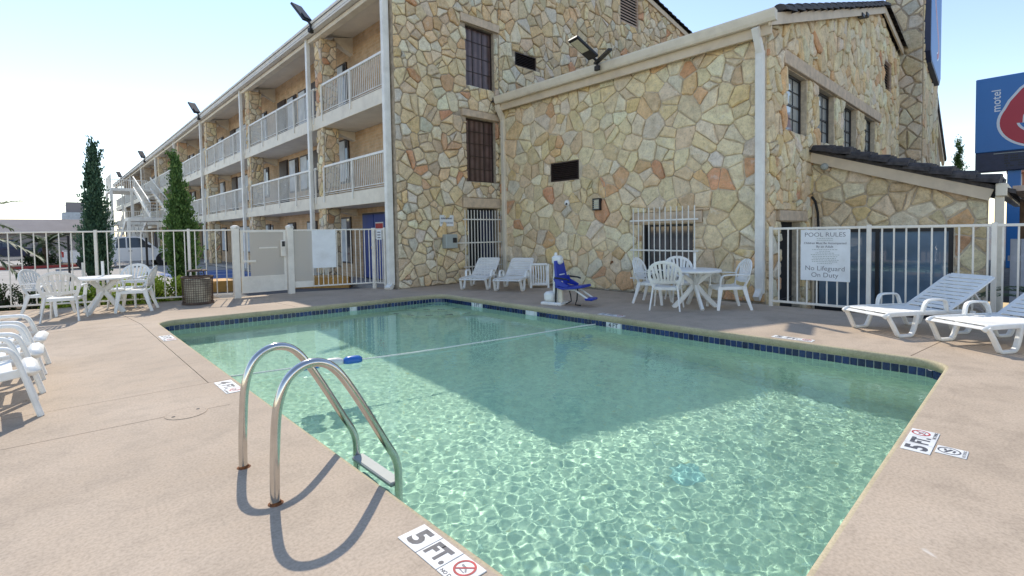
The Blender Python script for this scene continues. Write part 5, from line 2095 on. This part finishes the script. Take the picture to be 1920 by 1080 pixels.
# low-backed chairs at the pool's left side
def low_chair():
    t = thing('lounge_chair', '', 'chair', (0, 0, 0), 0, 'low white slatted chairs in a row')
    M_ = 'white_plastic'
    for s_ in (-1, 1):
        arm = [(-.62, s_*.30, .56), (-.40, s_*.30, .585), (-.15, s_*.30, .595), (.0, s_*.30, .59), (.06, s_*.30, .565), (.095, s_*.30, .50), (.13, s_*.30, .38), (.18, s_*.305, .18), (.225, s_*.31, 0)]
        n_ = len(smooth_path(arm, 3))
        MB().strap(smooth_path(arm, 3), (0, 1, 0), [.065+.012*k/n_ for k in range(n_)], [.026+.020*k/n_ for k in range(n_)]).build('armrest', M_, t, True, world=False)
        MB().strap([(-.48, s_*.30, .58), (-.55, s_*.30, .3), (-.60, s_*.305, 0)], (0, 1, 0), .06, .035).build('leg', M_, t, world=False)
        MB().strap([(-.5, s_*.275, .30), (.12, s_*.275, .37)], (0, 0, 1), .07, .03).build('side_rail', M_, t, world=False)
        br_ = [(-.46, s_*.25, .32), (-.62, s_*.25, .60), (-.76, s_*.24, .86)]
        MB().strap(br_, (0, 1, 0), .05, .026).build('back_rail', M_, t, world=False)
    sl_ = shared(MB().cbox((-.038, -.27, -.010), (.038, .27, .010), .006), 'slat', M_)
    for k in range(6):
        inst('slat', sl_, t, (-.44+k*.096, 0, .325+k*.0105), (0, -.10, 0))
    MB().cbox((.125, -.265, .325), (.245, .265, .405), .035).build('seat_front', M_, t, True, world=False)
    for k in range(6):
        inst('slat', sl_, t, (-.49-k*.054, 0, .385+k*.092), (0, math.radians(-120), 0))
    return t
proto_low = low_chair()
for i, (yc, lab) in enumerate(((5.97, 'low white slatted chair nearest the camera in the poolside row'), (6.82, 'middle low white slatted chair in the poolside row'), (7.70, 'low white slatted chair of the poolside row closest to the sunny table'))):
    c = proto_low if i == 0 else copy_tree(proto_low)
    c.location = (-.32+.03*i, yc, 0)
    c.rotation_euler = (0, 0, .06*(1-i))
    c['label'] = lab

# tipped chair leaning at the wall beside the lift
t = thing('tipped_chair', 'white slatted plastic chair tipped against the wall beside the pool lift', 'chair', (9.35, 8.95, 0), math.radians(-43))
# local: +x image right, -y towards the camera
MB().cbox((-.20, -.03, .58), (.22, .03, .64), .02).build('back_rim', 'white_plastic', t, True, world=False)
MB().cbox((-.20, -.05, .06), (.22, .02, .12), .02).build('seat_edge', 'white_plastic', t, True, world=False)
for k in range(6):
    x = -.16+k*.068
    MB().strap([(x, -.03, .10), (x+.01, .01, .35), (x, 0, .60)], (1, 0, 0), .034, .016).build('slat', 'white_plastic', t, world=False)
for x in (-.215, .235):
    MB().strap([(x, .02, .62), (x-.01, -.02, .3), (x+.0, -.05, 0)], (1, 0, 0), .055, .03).build('leg', 'white_plastic', t, world=False)
    MB().strap([(x, .02, .58), (x, .28, .50), (x, .34, .2), (x, .36, 0)], (1, 0, 0), .05, .03).build('leg', 'white_plastic', t, world=False)
MB().cbox((-.18, .0, .10), (.20, .34, .13), .01).build('seat', 'white_plastic', t, world=False)

# ------------------------------------------------------------------ pool lift
pl = thing('pool_lift', 'blue-seated white pool lift standing on the shaded deck', 'pool lift', (7.42, 6.60, 0), math.radians(-76))
MB().cbox((-.30, -.18, 0), (.16, .18, .06), .015).build('base', 'white_plastic', pl, world=False)
MB().cbox((-.26, -.15, .06), (-.02, .15, .26), .05).build('motor_cover', 'white_plastic', pl, True, world=False)
MB().cbox((-.275, -.08, .10), (-.25, .08, .17), .006).build('control_panel', 'black', pl, world=False)
mst = MB().strap([(-.02, 0, .06), (-.03, 0, .5), (.0, 0, .95)], (1, 0, 0), [.14, .12, .10], .11).build('mast', 'white_plastic', pl, world=False)
MB().cbox((-.09, -.10, .80), (.10, .10, .98), .04).build('mast_head', 'white_plastic', pl, True, world=False)
MB().lathe([(.02, .97), (.035, 1.0), (.02, 1.04)], 10, (-.03, 0, 0)).build('knob', 'white_plastic', pl, True, world=False)
MB().cbox((.04, -.09, .05), (.14, -.02, .48), .012).build('actuator', 'cream_paint', pl, world=False)
MB().tube([(.02, -.12, .62), (.03, -.13, .3), (.02, -.13, .06), (.10, -.16, .01)], .020, 8).build('cable', 'rubber', pl, world=False)
bk = [(.09, .36), (.08, .55), (.05, .74), (.03, .88)]
mb = MB()
for wv, yv in (([.46, .46, .40, .34], 0),):
    mb.strap([(x, 0, z) for x, z in bk], (0, 1, 0), wv, .05)
mb.build('seat_back', 'blue_seat', pl, True, world=False)
MB().strap([(.07, 0, .39), (.20, 0, .35), (.44, 0, .37), (.62, 0, .40)], (0, 1, 0), [.46, .48, .48, .44], .05).build('seat', 'blue_seat', pl, True, world=False)
for s_ in (-1, 1):
    MB().strap([(.08, s_*.23, .56), (.13, s_*.235, .46), (.34, s_*.235, .39)], (0, 0, 1), [.12, .12, .05], .03).build('side_wing', 'blue_seat', pl, True, world=False)
    MB().tube([(.07, s_*.26, .56), (.32, s_*.26, .54), (.38, s_*.26, .52)], .016, 8).build('armrest', 'black', pl, world=False)
MB().tube([(.24, -.12, .33), (.44, -.12, .32), (.70, -.12, .165)], .018, 8).build('leg_tube', 'white_plastic', pl, True, world=False)
MB().tube([(.24, .12, .33), (.44, .12, .32), (.70, .12, .165)], .018, 8).build('leg_tube', 'white_plastic', pl, True, world=False)
MB().cbox((.64, -.15, .13), (.80, .15, .18), .02).build('footrest', 'blue_seat', pl, True, world=False)
MB().tube([(.44, 0, .35), (.42, 0, .12), (.38, 0, .02), (.50, 0, .012)], .014, 8).build('strap', 'rubber', pl, world=False)
MB().tube([(.22, .05, .34), (.26, .05, .2), (.28, .04, .08), (.18, .0, .02)], .012, 8).build('strap', 'rubber', pl, world=False)
MB().cbox((.095, -.11, .60), (.112, .10, .618), .002).build('pale_strip', 'sign_white', pl, world=False)

# ------------------------------------------------------------------ wire litter basket
bk = thing('litter_basket', 'brown wire litter basket with pale liner and raised lid', 'litter bin', (2.42, 12.72, 0))
MB().lathe([(.26, .05), (.285, .30), (.285, .58), (.27, .60)], 24).build('liner', 'liner', bk, True, world=False)
wr = MB()
for k in range(40):
    a = 2*math.pi*k/40
    wr.tube([(.315*math.cos(a), .315*math.sin(a), .02), (.325*math.cos(a), .325*math.sin(a), .64)], .005, 4, caps=False)
for z in [.06+.053*k for k in range(11)]:
    wr.tube([(.326*math.cos(2*math.pi*k/24), .326*math.sin(2*math.pi*k/24), z) for k in range(24)], .005, 4, closed=True)
wr.build('wire_mesh', 'wire', bk, world=False)
for z, r_ in ((.03, .022), (.645, .024)):
    MB().tube([(.325*math.cos(2*math.pi*k/28), .325*math.sin(2*math.pi*k/28), z) for k in range(28)], r_, 6, closed=True).build('hoop', 'wire', bk, world=False)
for a in (.5, 2.6, 4.7):
    MB().tube([(.2*math.cos(a), .2*math.sin(a), .60), (.17*math.cos(a), .17*math.sin(a), .79)], .012, 6).build('lid_post', 'black', bk, world=False)
MB().lathe([(.21, .78), (.215, .80), (.16, .82), (.03, .828)], 20).build('lid', 'wire', bk, True, world=False)
bk.scale = (.9, .9, .92)
# ------------------------------------------------------------------ plants
def leaf_mesh(name, c, ax, ln, wd_, tone, mat, parent, rng):
    n = len(c)
    ax = ax/np.maximum(1e-6, np.linalg.norm(ax, axis=1, keepdims=True))
    rv = rng.normal(size=(n, 3))
    s = np.cross(ax, rv)
    s /= np.maximum(1e-6, np.linalg.norm(s, axis=1, keepdims=True))
    ln = np.broadcast_to(ln, (n,))[:, None]
    wd_ = np.broadcast_to(wd_, (n,))[:, None]
    v = np.stack([c-ax*ln/2, c+s*wd_/2-ax*ln*.1, c+ax*ln/2, c-s*wd_/2-ax*ln*.1], 1).reshape(-1, 3).astype(np.float32)
    m = bpy.data.meshes.new(name)
    m.vertices.add(4*n)
    m.vertices.foreach_set('co', v.ravel())
    m.loops.add(4*n)
    m.loops.foreach_set('vertex_index', np.arange(4*n, dtype=np.int32))
    m.polygons.add(n)
    m.polygons.foreach_set('loop_start', np.arange(0, 4*n, 4, dtype=np.int32))
    m.update(calc_edges=True)
    a = m.attributes.new('tone', 'FLOAT_COLOR', 'POINT')
    t = np.repeat(np.clip(tone, 0, 1), 4)
    a.data.foreach_set('color', np.stack([t, t, t, np.ones_like(t)], 1).astype(np.float32).ravel())
    return link(name, m, mat, parent)

def cypress(label, loc, h, r, seed, mat, lean=(0, 0), crown0=.35, wisp=0, n_br=420):
    rng = np.random.default_rng(seed)
    t = thing('cypress_tree', label, 'tree', (*loc, -.1), 0, 'slim conifers beyond the fence')
    tr = []
    for k in range(9):
        f = k/8
        tr.append((lean[0]*f*f+.02*math.sin(k*2.1), lean[1]*f*f+.02*math.cos(k*1.7), f*h*.94))
    MB().tube(tr, [.065*(1-k/8)+.008 for k in range(9)], 8).build('trunk', 'bark', t, True, world=False)
    C, A, T, LN = [], [], [], []
    for b in range(n_br):
        f = rng.beta(1.05, 1.25)
        z0 = crown0+f*(h-crown0)*.97
        rad = r*min(1., (1-f)*1.45+.06)**.9*min(1, (f+.20)/.50)
        a = rng.uniform(0, 2*np.pi)
        rr_ = rad*rng.uniform(.35, 1.05)*(1+.22*math.sin(3*a+5*f*3.1))
        base = np.array([lean[0]*f*f+.15*rr_*math.cos(a), lean[1]*f*f+.15*rr_*math.sin(a), z0-.25*rr_])
        tip = np.array([lean[0]*f*f+rr_*math.cos(a), lean[1]*f*f+rr_*math.sin(a), z0+rng.uniform(.12, .42)*(.4+r)])
        n = int(34*(.5+rr_/r))
        u = rng.uniform(.25, 1.05, n)[:, None]
        p = base+(tip-base)*u+rng.normal(scale=.035+.012*r, size=(n, 3))
        d = (tip-base)/np.linalg.norm(tip-base)+rng.normal(scale=.45, size=(n, 3))+np.array([0, 0, .5])
        C.append(p)
        A.append(d)
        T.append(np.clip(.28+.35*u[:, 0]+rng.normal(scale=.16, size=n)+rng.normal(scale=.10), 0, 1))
        LN.append(rng.uniform(.05, .11, n))
    for w in range(wisp):
        a = rng.uniform(0, 2*np.pi)
        n = 60
        u = rng.uniform(0, 1, n)[:, None]
        base = np.array([lean[0]*.9, lean[1]*.9, h*rng.uniform(.86, .97)])
        tip = base+np.array([.22*math.cos(a), .22*math.sin(a), rng.uniform(.15, .4)])
        C.append(base+(tip-base)*u+rng.normal(scale=.018, size=(n, 3)))
        A.append(np.tile(tip-base, (n, 1))+rng.normal(scale=.15, size=(n, 3)))
        T.append(rng.uniform(.3, .7, n))
        LN.append(rng.uniform(.05, .1, n))
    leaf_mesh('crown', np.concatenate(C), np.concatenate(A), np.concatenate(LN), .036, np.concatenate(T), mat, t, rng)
    return t
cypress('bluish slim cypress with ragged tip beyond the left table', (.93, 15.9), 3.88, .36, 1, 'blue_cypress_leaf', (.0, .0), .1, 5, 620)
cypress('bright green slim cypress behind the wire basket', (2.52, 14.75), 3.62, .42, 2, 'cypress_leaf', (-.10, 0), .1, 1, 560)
cypress('small dark conifer beyond the chimney and lean-to roof', (30.0, 2.62), 5.4, .52, 3, 'cypress_leaf', (0, 0), 1.0, 1, 260)

def shrub(label, loc, rx, ry, h, seed, mat, nl, ls, name='shrub'):
    rng = np.random.default_rng(seed)
    t = thing(name, label, 'shrub', (*loc, -.1), 0)
    for k in range(5):
        a = k*1.3
        MB().tube([(0, 0, 0), (.25*rx*math.cos(a), .25*ry*math.sin(a), h*.35), (.6*rx*math.cos(a), .6*ry*math.sin(a), h*.7)], [.018, .012, .006], 5).build('stem', 'bark', t, world=False)
    nc = 46
    cc = rng.normal(size=(nc, 3))
    cc /= np.linalg.norm(cc, axis=1, keepdims=True)
    cc *= rng.uniform(.35, 1., nc)[:, None]**.5
    cc[:, 2] = np.abs(cc[:, 2])
    cc *= np.array([rx, ry, h*.95])
    k = rng.integers(0, nc, nl)
    p = cc[k]+rng.normal(scale=.10*max(rx, .4), size=(nl, 3))
    p[:, 2] = np.clip(p[:, 2], .03, h*1.08)
    d = rng.normal(size=(nl, 3))+np.array([0, 0, .6])
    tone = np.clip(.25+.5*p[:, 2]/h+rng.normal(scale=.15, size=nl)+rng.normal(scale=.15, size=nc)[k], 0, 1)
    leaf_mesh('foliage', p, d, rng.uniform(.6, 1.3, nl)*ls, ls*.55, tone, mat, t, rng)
    return t
shrub('yellow-green leafy shrub between the fence and green cypress', (1.80, 14.15), .80, .38, .80, 5, 'lime_leaf', 6000, .08)
shrub('yellow-green leafy shrub right behind the sunny table', (.62, 14.62), .70, .35, .55, 6, 'lime_leaf', 3800, .075)
shrub('dark rounded shrub behind the fence at the picture edge', (-.80, 15.95), .55, .5, .70, 7, 'dark_leaf', 3200, .06)
shrub('dark rounded shrub behind the fence left of the sunny table', (-.15, 15.55), .36, .4, .62, 8, 'dark_leaf', 2400, .06)
shrub('dark low shrub at the foot of the parking palm', (-.15, 40.3), .9, .7, .9, 9, 'dark_leaf', 1500, .14)

def frond(mb_pts, tones, base, az, L, droop, rise, rng, nleaf=34, lw=.03, ll=.45):
    """one palm frond: midrib and pinnate leaflets; returns rib points"""
    pts = []
    for k in range(10):
        f = k/9
        rr_ = L*f
        pts.append(np.array([base[0]+rr_*math.cos(az), base[1]+rr_*math.sin(az), base[2]+rise*f-droop*f*f]))
    for k in range(nleaf):
        f = .12+.88*k/nleaf
        i = min(8, int(f*9))
        p = pts[i]+(pts[i+1]-pts[i])*(f*9-i)
        d = (pts[min(9, i+1)]-pts[max(0, i)])
        d /= np.linalg.norm(d)
        side = np.cross(d, [0, 0, 1])
        side /= np.linalg.norm(side)
        for s_ in (-1, 1):
            dirv = d*.75+side*s_*.8+np.array([0, 0, .10])+rng.normal(scale=.08, size=3)
            dirv /= np.linalg.norm(dirv)
            l_ = ll*(1-.55*f)*rng.uniform(.85, 1.1)
            w_ = np.cross(dirv, [0, 0, 1])
            w_ /= max(1e-6, np.linalg.norm(w_))
            mid = p+dirv*l_*.5
            tip = p+dirv*l_+np.array([0, 0, -.12*l_])
            mb_pts.append((p-w_*lw*.3, mid-w_*lw*.5, tip, mid+w_*lw*.5, p+w_*lw*.3))
            tones.append(np.clip(rng.normal(.55, .2), 0, 1))
    return pts
def palm(label, loc, z0, h, L, n, seed, ll=.45, lw=.035, azs=None, trunk_r=.12):
    rng = np.random.default_rng(seed)
    t = thing('palm_tree', label, 'palm', (*loc, z0))
    if h > .2:
        MB().tube([(0, 0, 0), (.02, .01, h*.5), (0, 0, h)], [trunk_r, trunk_r*.85, trunk_r*.8], 10).build('trunk', 'bark', t, True, world=False)
    for k in range(n):
        L_, T_ = [], []
        az = azs[k] if azs else 2*math.pi*k/n+rng.uniform(-.2, .2)
        rise = L*rng.uniform(.25, .95)
        rib = frond(L_, T_, (0, 0, h), az, L*rng.uniform(.8, 1.05), L*rng.uniform(.35, .8), rise, rng, ll=ll, lw=lw)
        mb = MB()
        for q in L_:
            mb.add(q, [(0, 1, 2, 3, 4)])
        mb.tone = [(x, x, x, 1) for x in T_ for _ in range(5)]
        mb.tube([tuple(p) for p in rib], [.014*(1-i/11) for i in range(10)], 4, caps=False)
        mb.tone += [(.4, .4, .4, 1)]*(len(mb.v)-len(mb.tone))
        m = mb.mesh('frond')
        a = m.attributes.new('tone', 'FLOAT_COLOR', 'POINT')
        a.data.foreach_set('color', np.array(mb.tone, dtype=np.float32).ravel())
        link('frond', m, 'palm_leaf', t)
    return t
palm('feathery palm whose frond tips enter at the picture edge', (-1.95, 16.7), -.1, 1.55, 1.95, 20, 12, .55, .04)
palm('bushy green palm standing in the parking strip', (0, 40.0), -.12, 1.35, 1.5, 18, 13, .55, .08, trunk_r=.16)
palm('dark low palm behind the fence under the lean-to eave', (11.6, -.35), -.55, .55, 1.15, 18, 14, .42, .035)

# ------------------------------------------------------------------ parking lot
tag(MB().add([(-60, 16.6, -.116), (6.7, 16.6, -.116), (6.7, 58, -.116), (-60, 58, -.116)], [(0, 1, 2, 3)]).build('parking_lot', 'pave'), kind='structure')
tag(MB().add([(-9, 13.2, -.111), (3.25, 13.2, -.111), (3.25, 16.9, -.111), (-9, 17.2, -.111)], [(0, 1, 2, 3)]).build('planting_bed', 'soil'), kind='structure')
tag(MB().add([(3.6, 18.2, -.112), (6.6, 18.2, -.112), (6.6, 27, -.112), (3.6, 27, -.112)], [(0, 1, 2, 3)]).build('accessible_bay', 'blue_pave'), kind='structure')
for k in range(4):
    tag(MB().add([(3.7, 19.0+k*2.3, -.108), (6.5, 19.0+k*2.3, -.108), (6.5, 19.14+k*2.3, -.108), (3.7, 19.14+k*2.3, -.108)], [(0, 1, 2, 3)]).build('bay_line', 'white_line'), kind='structure')
k1 = thing('painted_kerb', 'yellow painted kerb ramp behind the gate fence', 'kerb', (5.9, 15.4, -.12))
MB().extr([(3.5, 16.2), (5.2, 15.6), (6.6, 14.2), (6.75, 14.4), (6.75, 15.2), (5.5, 16.6), (3.5, 17.3)], (0, 0, 0), (1, 0, 0), (0, 1, 0), (0, 0, 1), -.12, .20).build('ramp', 'yellow_kerb', k1)
MB().extr([(3.3, 16.35), (3.5, 16.25), (3.5, 17.2), (3.3, 17.4)], (0, 0, 0), (1, 0, 0), (0, 1, 0), (0, 0, 1), -.12, .16).build('kerb_end', 'yellow_kerb', k1)
k2 = thing('red_kerb', 'red painted kerb round the palm strip in the car park', 'kerb', (0, 38.6, -.12))
MB().cbox((-2.2, 38.5, -.12), (2.4, 38.75, .03), .02).build('front_edge', 'red_kerb', k2)
MB().cbox((2.15, 38.75, -.12), (2.4, 42, .03), .02).build('end_edge', 'red_kerb', k2)
tag(MB().box((-2.2, 38.75, -.12), (2.15, 42, .01)).build('planting_strip', 'soil'), kind='structure')
# marker posts in the bed
for x, y, h_, lab, m_ in ((.62, 15.0, 1.05, 'short white marker post beside the bluish cypress', 'white_paint'), (2.2, 18.2, 1.6, 'thin black post between the two cypresses', 'black'), (.5, 19.5, 1.7, 'thin black post left of the bluish cypress', 'black')):
    t = thing('marker_post', lab, 'post', (x, y, -.12))
    MB().tube([(0, 0, 0), (0, 0, h_)], .03, 8).build('pole', m_, t, world=False)
    MB().lathe([(.045, 0), (.04, .03), (.03, .04)], 10).build('foot', m_, t, world=False)

# ------------------------------------------------------------------ pickup truck
def pickup(label, loc, rz):
    t = thing('pickup_truck', label, 'pickup truck', loc, rz)
    W = .95
    lower = [(-2.7, .42), (-2.72, .62), (-2.68, .98), (-.70, 1.0), (1.10, 1.02), (1.35, 1.0), (2.45, .93), (2.62, .84), (2.66, .60), (2.62, .40), (2.1, .36), (1.05, .34), (-1.2, .34), (-2.2, .36)]
    mb = MB()
    mb.extr(lower, (0, -W, 0), (1, 0, 0), (0, 0, 1), (0, 1, 0), 0, 2*W)
    b = mb.build('body', 'car_white', t, world=False)
    cab = [(-.72, 1.0), (-.55, 1.66), (-.30, 1.72), (.45, 1.72), (.75, 1.64), (1.38, 1.02)]
    mb = MB()
    n = len(cab)
    for y, k in ((-W+.03, 1), (W-.03, 1)):
        for x, z in cab:
            ins_ = .14*(z-1.0)/.72
            mb.v.append((x, y*(1-ins_*1.05), z))
    mb.f = [tuple(range(n)), tuple(range(n, 2*n))[::-1]]+[(i, (i+1) % n, n+(i+1) % n, n+i) for i in range(n)]
    mb.build('cab', 'car_white', t, world=False)
    def pane(pts, y0):
        mb = MB()
        for s_ in (0, .012):
            for x, z in pts:
                ins_ = .14*(z-1.0)/.72
                mb.v.append((x, (abs(y0))*(1-ins_*1.05)*(-1 if y0 < 0 else 1)+(s_ if y0 > 0 else -s_), z))
        m_ = len(pts)
        mb.f = [tuple(range(m_)), tuple(range(m_, 2*m_))]+[(i, (i+1) % m_, m_+(i+1) % m_, m_+i) for i in range(m_)]
        mb.build('window', 'car_glass', t, world=False)
    for s_ in (-1, 1):
        pane([(-.50, 1.08), (-.42, 1.60), (-.05, 1.64), (-.05, 1.08)], s_*(W-.03))
        pane([(.02, 1.08), (.02, 1.64), (.50, 1.64), (.72, 1.56), (1.12, 1.08)], s_*(W-.03))
        dr_ = MB().cbox((-.02, s_*(W+.004)-.002, .48), (1.12, s_*(W+.004)+.002, 1.0), .001).build('door', 'car_white', t, world=False)
        MB().cbox((.05, s_*(W+.02)-.012, .88), (.22, s_*(W+.02)+.012, .92), .006).build('handle', 'black', dr_, world=False)
        MB().cbox((.98, s_*(W+.12)-.09, 1.05), (1.08, s_*(W+.12)+.09, 1.22), .02).build('mirror', 'black', t, world=False)
        MB().cbox((-2.715, s_*.86-.075, .66), (-2.64, s_*.86+.095 if s_ > 0 else s_*.86-.095, .96), .01).build('tail_light', 'red_lens', t, world=False)
        MB().cbox((2.55, s_*.70-.18, .66), (2.65, s_*.70+.18, .82), .02).build('headlight', 'lamp_glass', t, world=False)
        for x in (-1.72, 1.72):
            arch_ = MB()
            arch_.lathe([(.43, -.006), (.43, .006)], 20)
            arch_.v = [(x+px_, s_*(W+.001)+pz_, .36+py_) for px_, py_, pz_ in arch_.v]
            arch_.build('wheel_arch', 'black', t, world=False)
            wl = MB()
            wl.lathe([(.24, -.12), (.36, -.12), (.385, -.09), (.385, .09), (.36, .12), (.24, .12)], 24)
            wl.v = [(x+px_, s_*(W-.10)+pz_, .385+py_) for px_, py_, pz_ in wl.v]
            w_ = wl.build('wheel', 'rubber', t, True, world=False)
            rm = MB()
            rm.lathe([(.05, -.125), (.235, -.115), (.235, .115), (.05, .125)], 16)
            rm.v = [(x+px_, s_*(W-.10)+pz_, .385+py_) for px_, py_, pz_ in rm.v]
            rm.build('rim', 'chrome', w_, world=False)
    MB().cbox((-2.83, -.9, .42), (-2.70, .9, .58), .02).build('bumper', 'chrome', t, world=False)
    MB().cbox((2.64, -.9, .42), (2.76, .9, .60), .02).build('bumper', 'black', t, world=False)
    MB().box((-2.62, -.82, .9805), (-.78, .82, 1.003)).build('bed_opening', 'black', t, world=False)
    ws_g = MB()
    ws_g.add([(.80, -.70, 1.58), (.80, .70, 1.58), (1.32, .78, 1.10), (1.32, -.78, 1.10)], [(0, 1, 2, 3)])
    ws_g.v = [(x+.02, y, z+.012) for x, y, z in ws_g.v]
    ws_g.build('windscreen', 'car_glass', t, world=False)
    return t
pickup('white pickup truck parked nose-in behind the cypresses', (3.35, 36.0, -.12), 0)
t2 = pickup('dark distant parked pickup at the far left lot', (-2.6, 58, -.12), .1)
for c in t2.children:
    if c.name.split('.')[0] in ('body', 'cab', 'door'):
        c.data.materials[0] = MT['navy']

# ------------------------------------------------------------------ far buildings and walls
b1 = thing('low_building', 'long low grey-roofed building across the car park', 'building', (-20, 72, -.12))
MB().box((-70, 72, -.12), (4.5, 84, 2.3)).build('wall', 'far_wall', b1)
MB().extr([(71.2, 2.25), (74.5, 3.75), (84.8, 3.6), (84.8, 2.2)], (-71, 0, 0), (0, 1, 0), (0, 0, 1), (1, 0, 0), 0, 76).build('roof', 'grey_roof', b1)
for x in (-7, -3.5, -.5, 2.2):
    MB().box((x, 71.93, .6), (x+1.1, 71.99, 1.7)).build('window', 'car_glass', b1)
b2 = thing('pale_block', 'pale boxy building peeping over the grey roof by the cypress', 'building', (3, 90, 0))
MB().box((1.9, 90, -.1), (7, 96, 5.2)).build('wall', 'curtain', b2)
MB().box((2.3, 90.5, 5.2), (4.2, 93, 6.6)).build('stair_head', 'grey_roof', b2)
b3 = thing('block_wall', 'plain tan masonry wall beside the parked pickup', 'wall', (.6, 44, -.12))
MB().box((-.1, 44.2, -.12), (3.0, 44.5, 1.45)).build('wall', 'far_wall', b3)
MB().cbox((-.15, 44.15, 1.451), (3.05, 44.55, 1.55), .02).build('cap', 'grey_roof', b3)
b4 = thing('orange_building', 'orange stuccoed building beyond the roadside sign', 'building', (60, -3, 0))
MB().box((58, -9, -.1), (70, 1.85, 5.6)).build('wall', 'orange_wall', b4)
MB().box((57.4, -9.5, 5.6), (70, 2.1, 6.4)).build('parapet', 'orange_wall', b4)
MB().box((57.9, 1.2, .5), (58.0, 1.9, 5.5)).build('pilaster', 'cream_paint', b4)
# board fence and dark shed wall behind the right-hand palm
b5 = thing('board_fence', 'weathered grey board fence behind the low dark palm', 'fence', (13.4, -2, -.55))
bm5 = shared(MB().cbox((-.012, -.068, 0), (.012, .068, 1.72), .004), 'board', 'grey_wood')
for k in range(26):
    inst('board', bm5, b5, (.0, 2.35-k*.142, 0))
MB().cbox((.014, -1.2, 1.3), (.06, 2.45, 1.4), .004).build('rail', 'grey_wood', b5, world=False)
b6 = thing('timber_shed', 'brown timber wall under the lean-to eave', 'shed', (15.5, -1, -.55))
for k in range(24):
    MB().cbox((15.5, .35-k*.18, -.55), (15.54, .35-k*.18-.172, 2.0), .006).build('board', 'wood', b6)
MB().beam((13.3, .25, 2.12), (22, -.35, 1.5), .3, .10).build('eave_board', 'louver', b6)
# overhead wires far left
for k, (z, lab) in enumerate(((9.2, 'higher thin overhead wire above the grey roof'), (7.6, 'lower thin overhead wire above the grey roof'))):
    t = thing('overhead_wire', lab, 'wire', (-60, 95, z))
    MB().tube([(-120+k*3, 96, z+.5), (-60, 95.5, z-.6), (10, 95, z-1.3)], .03, 5).build('wire', 'black', t)
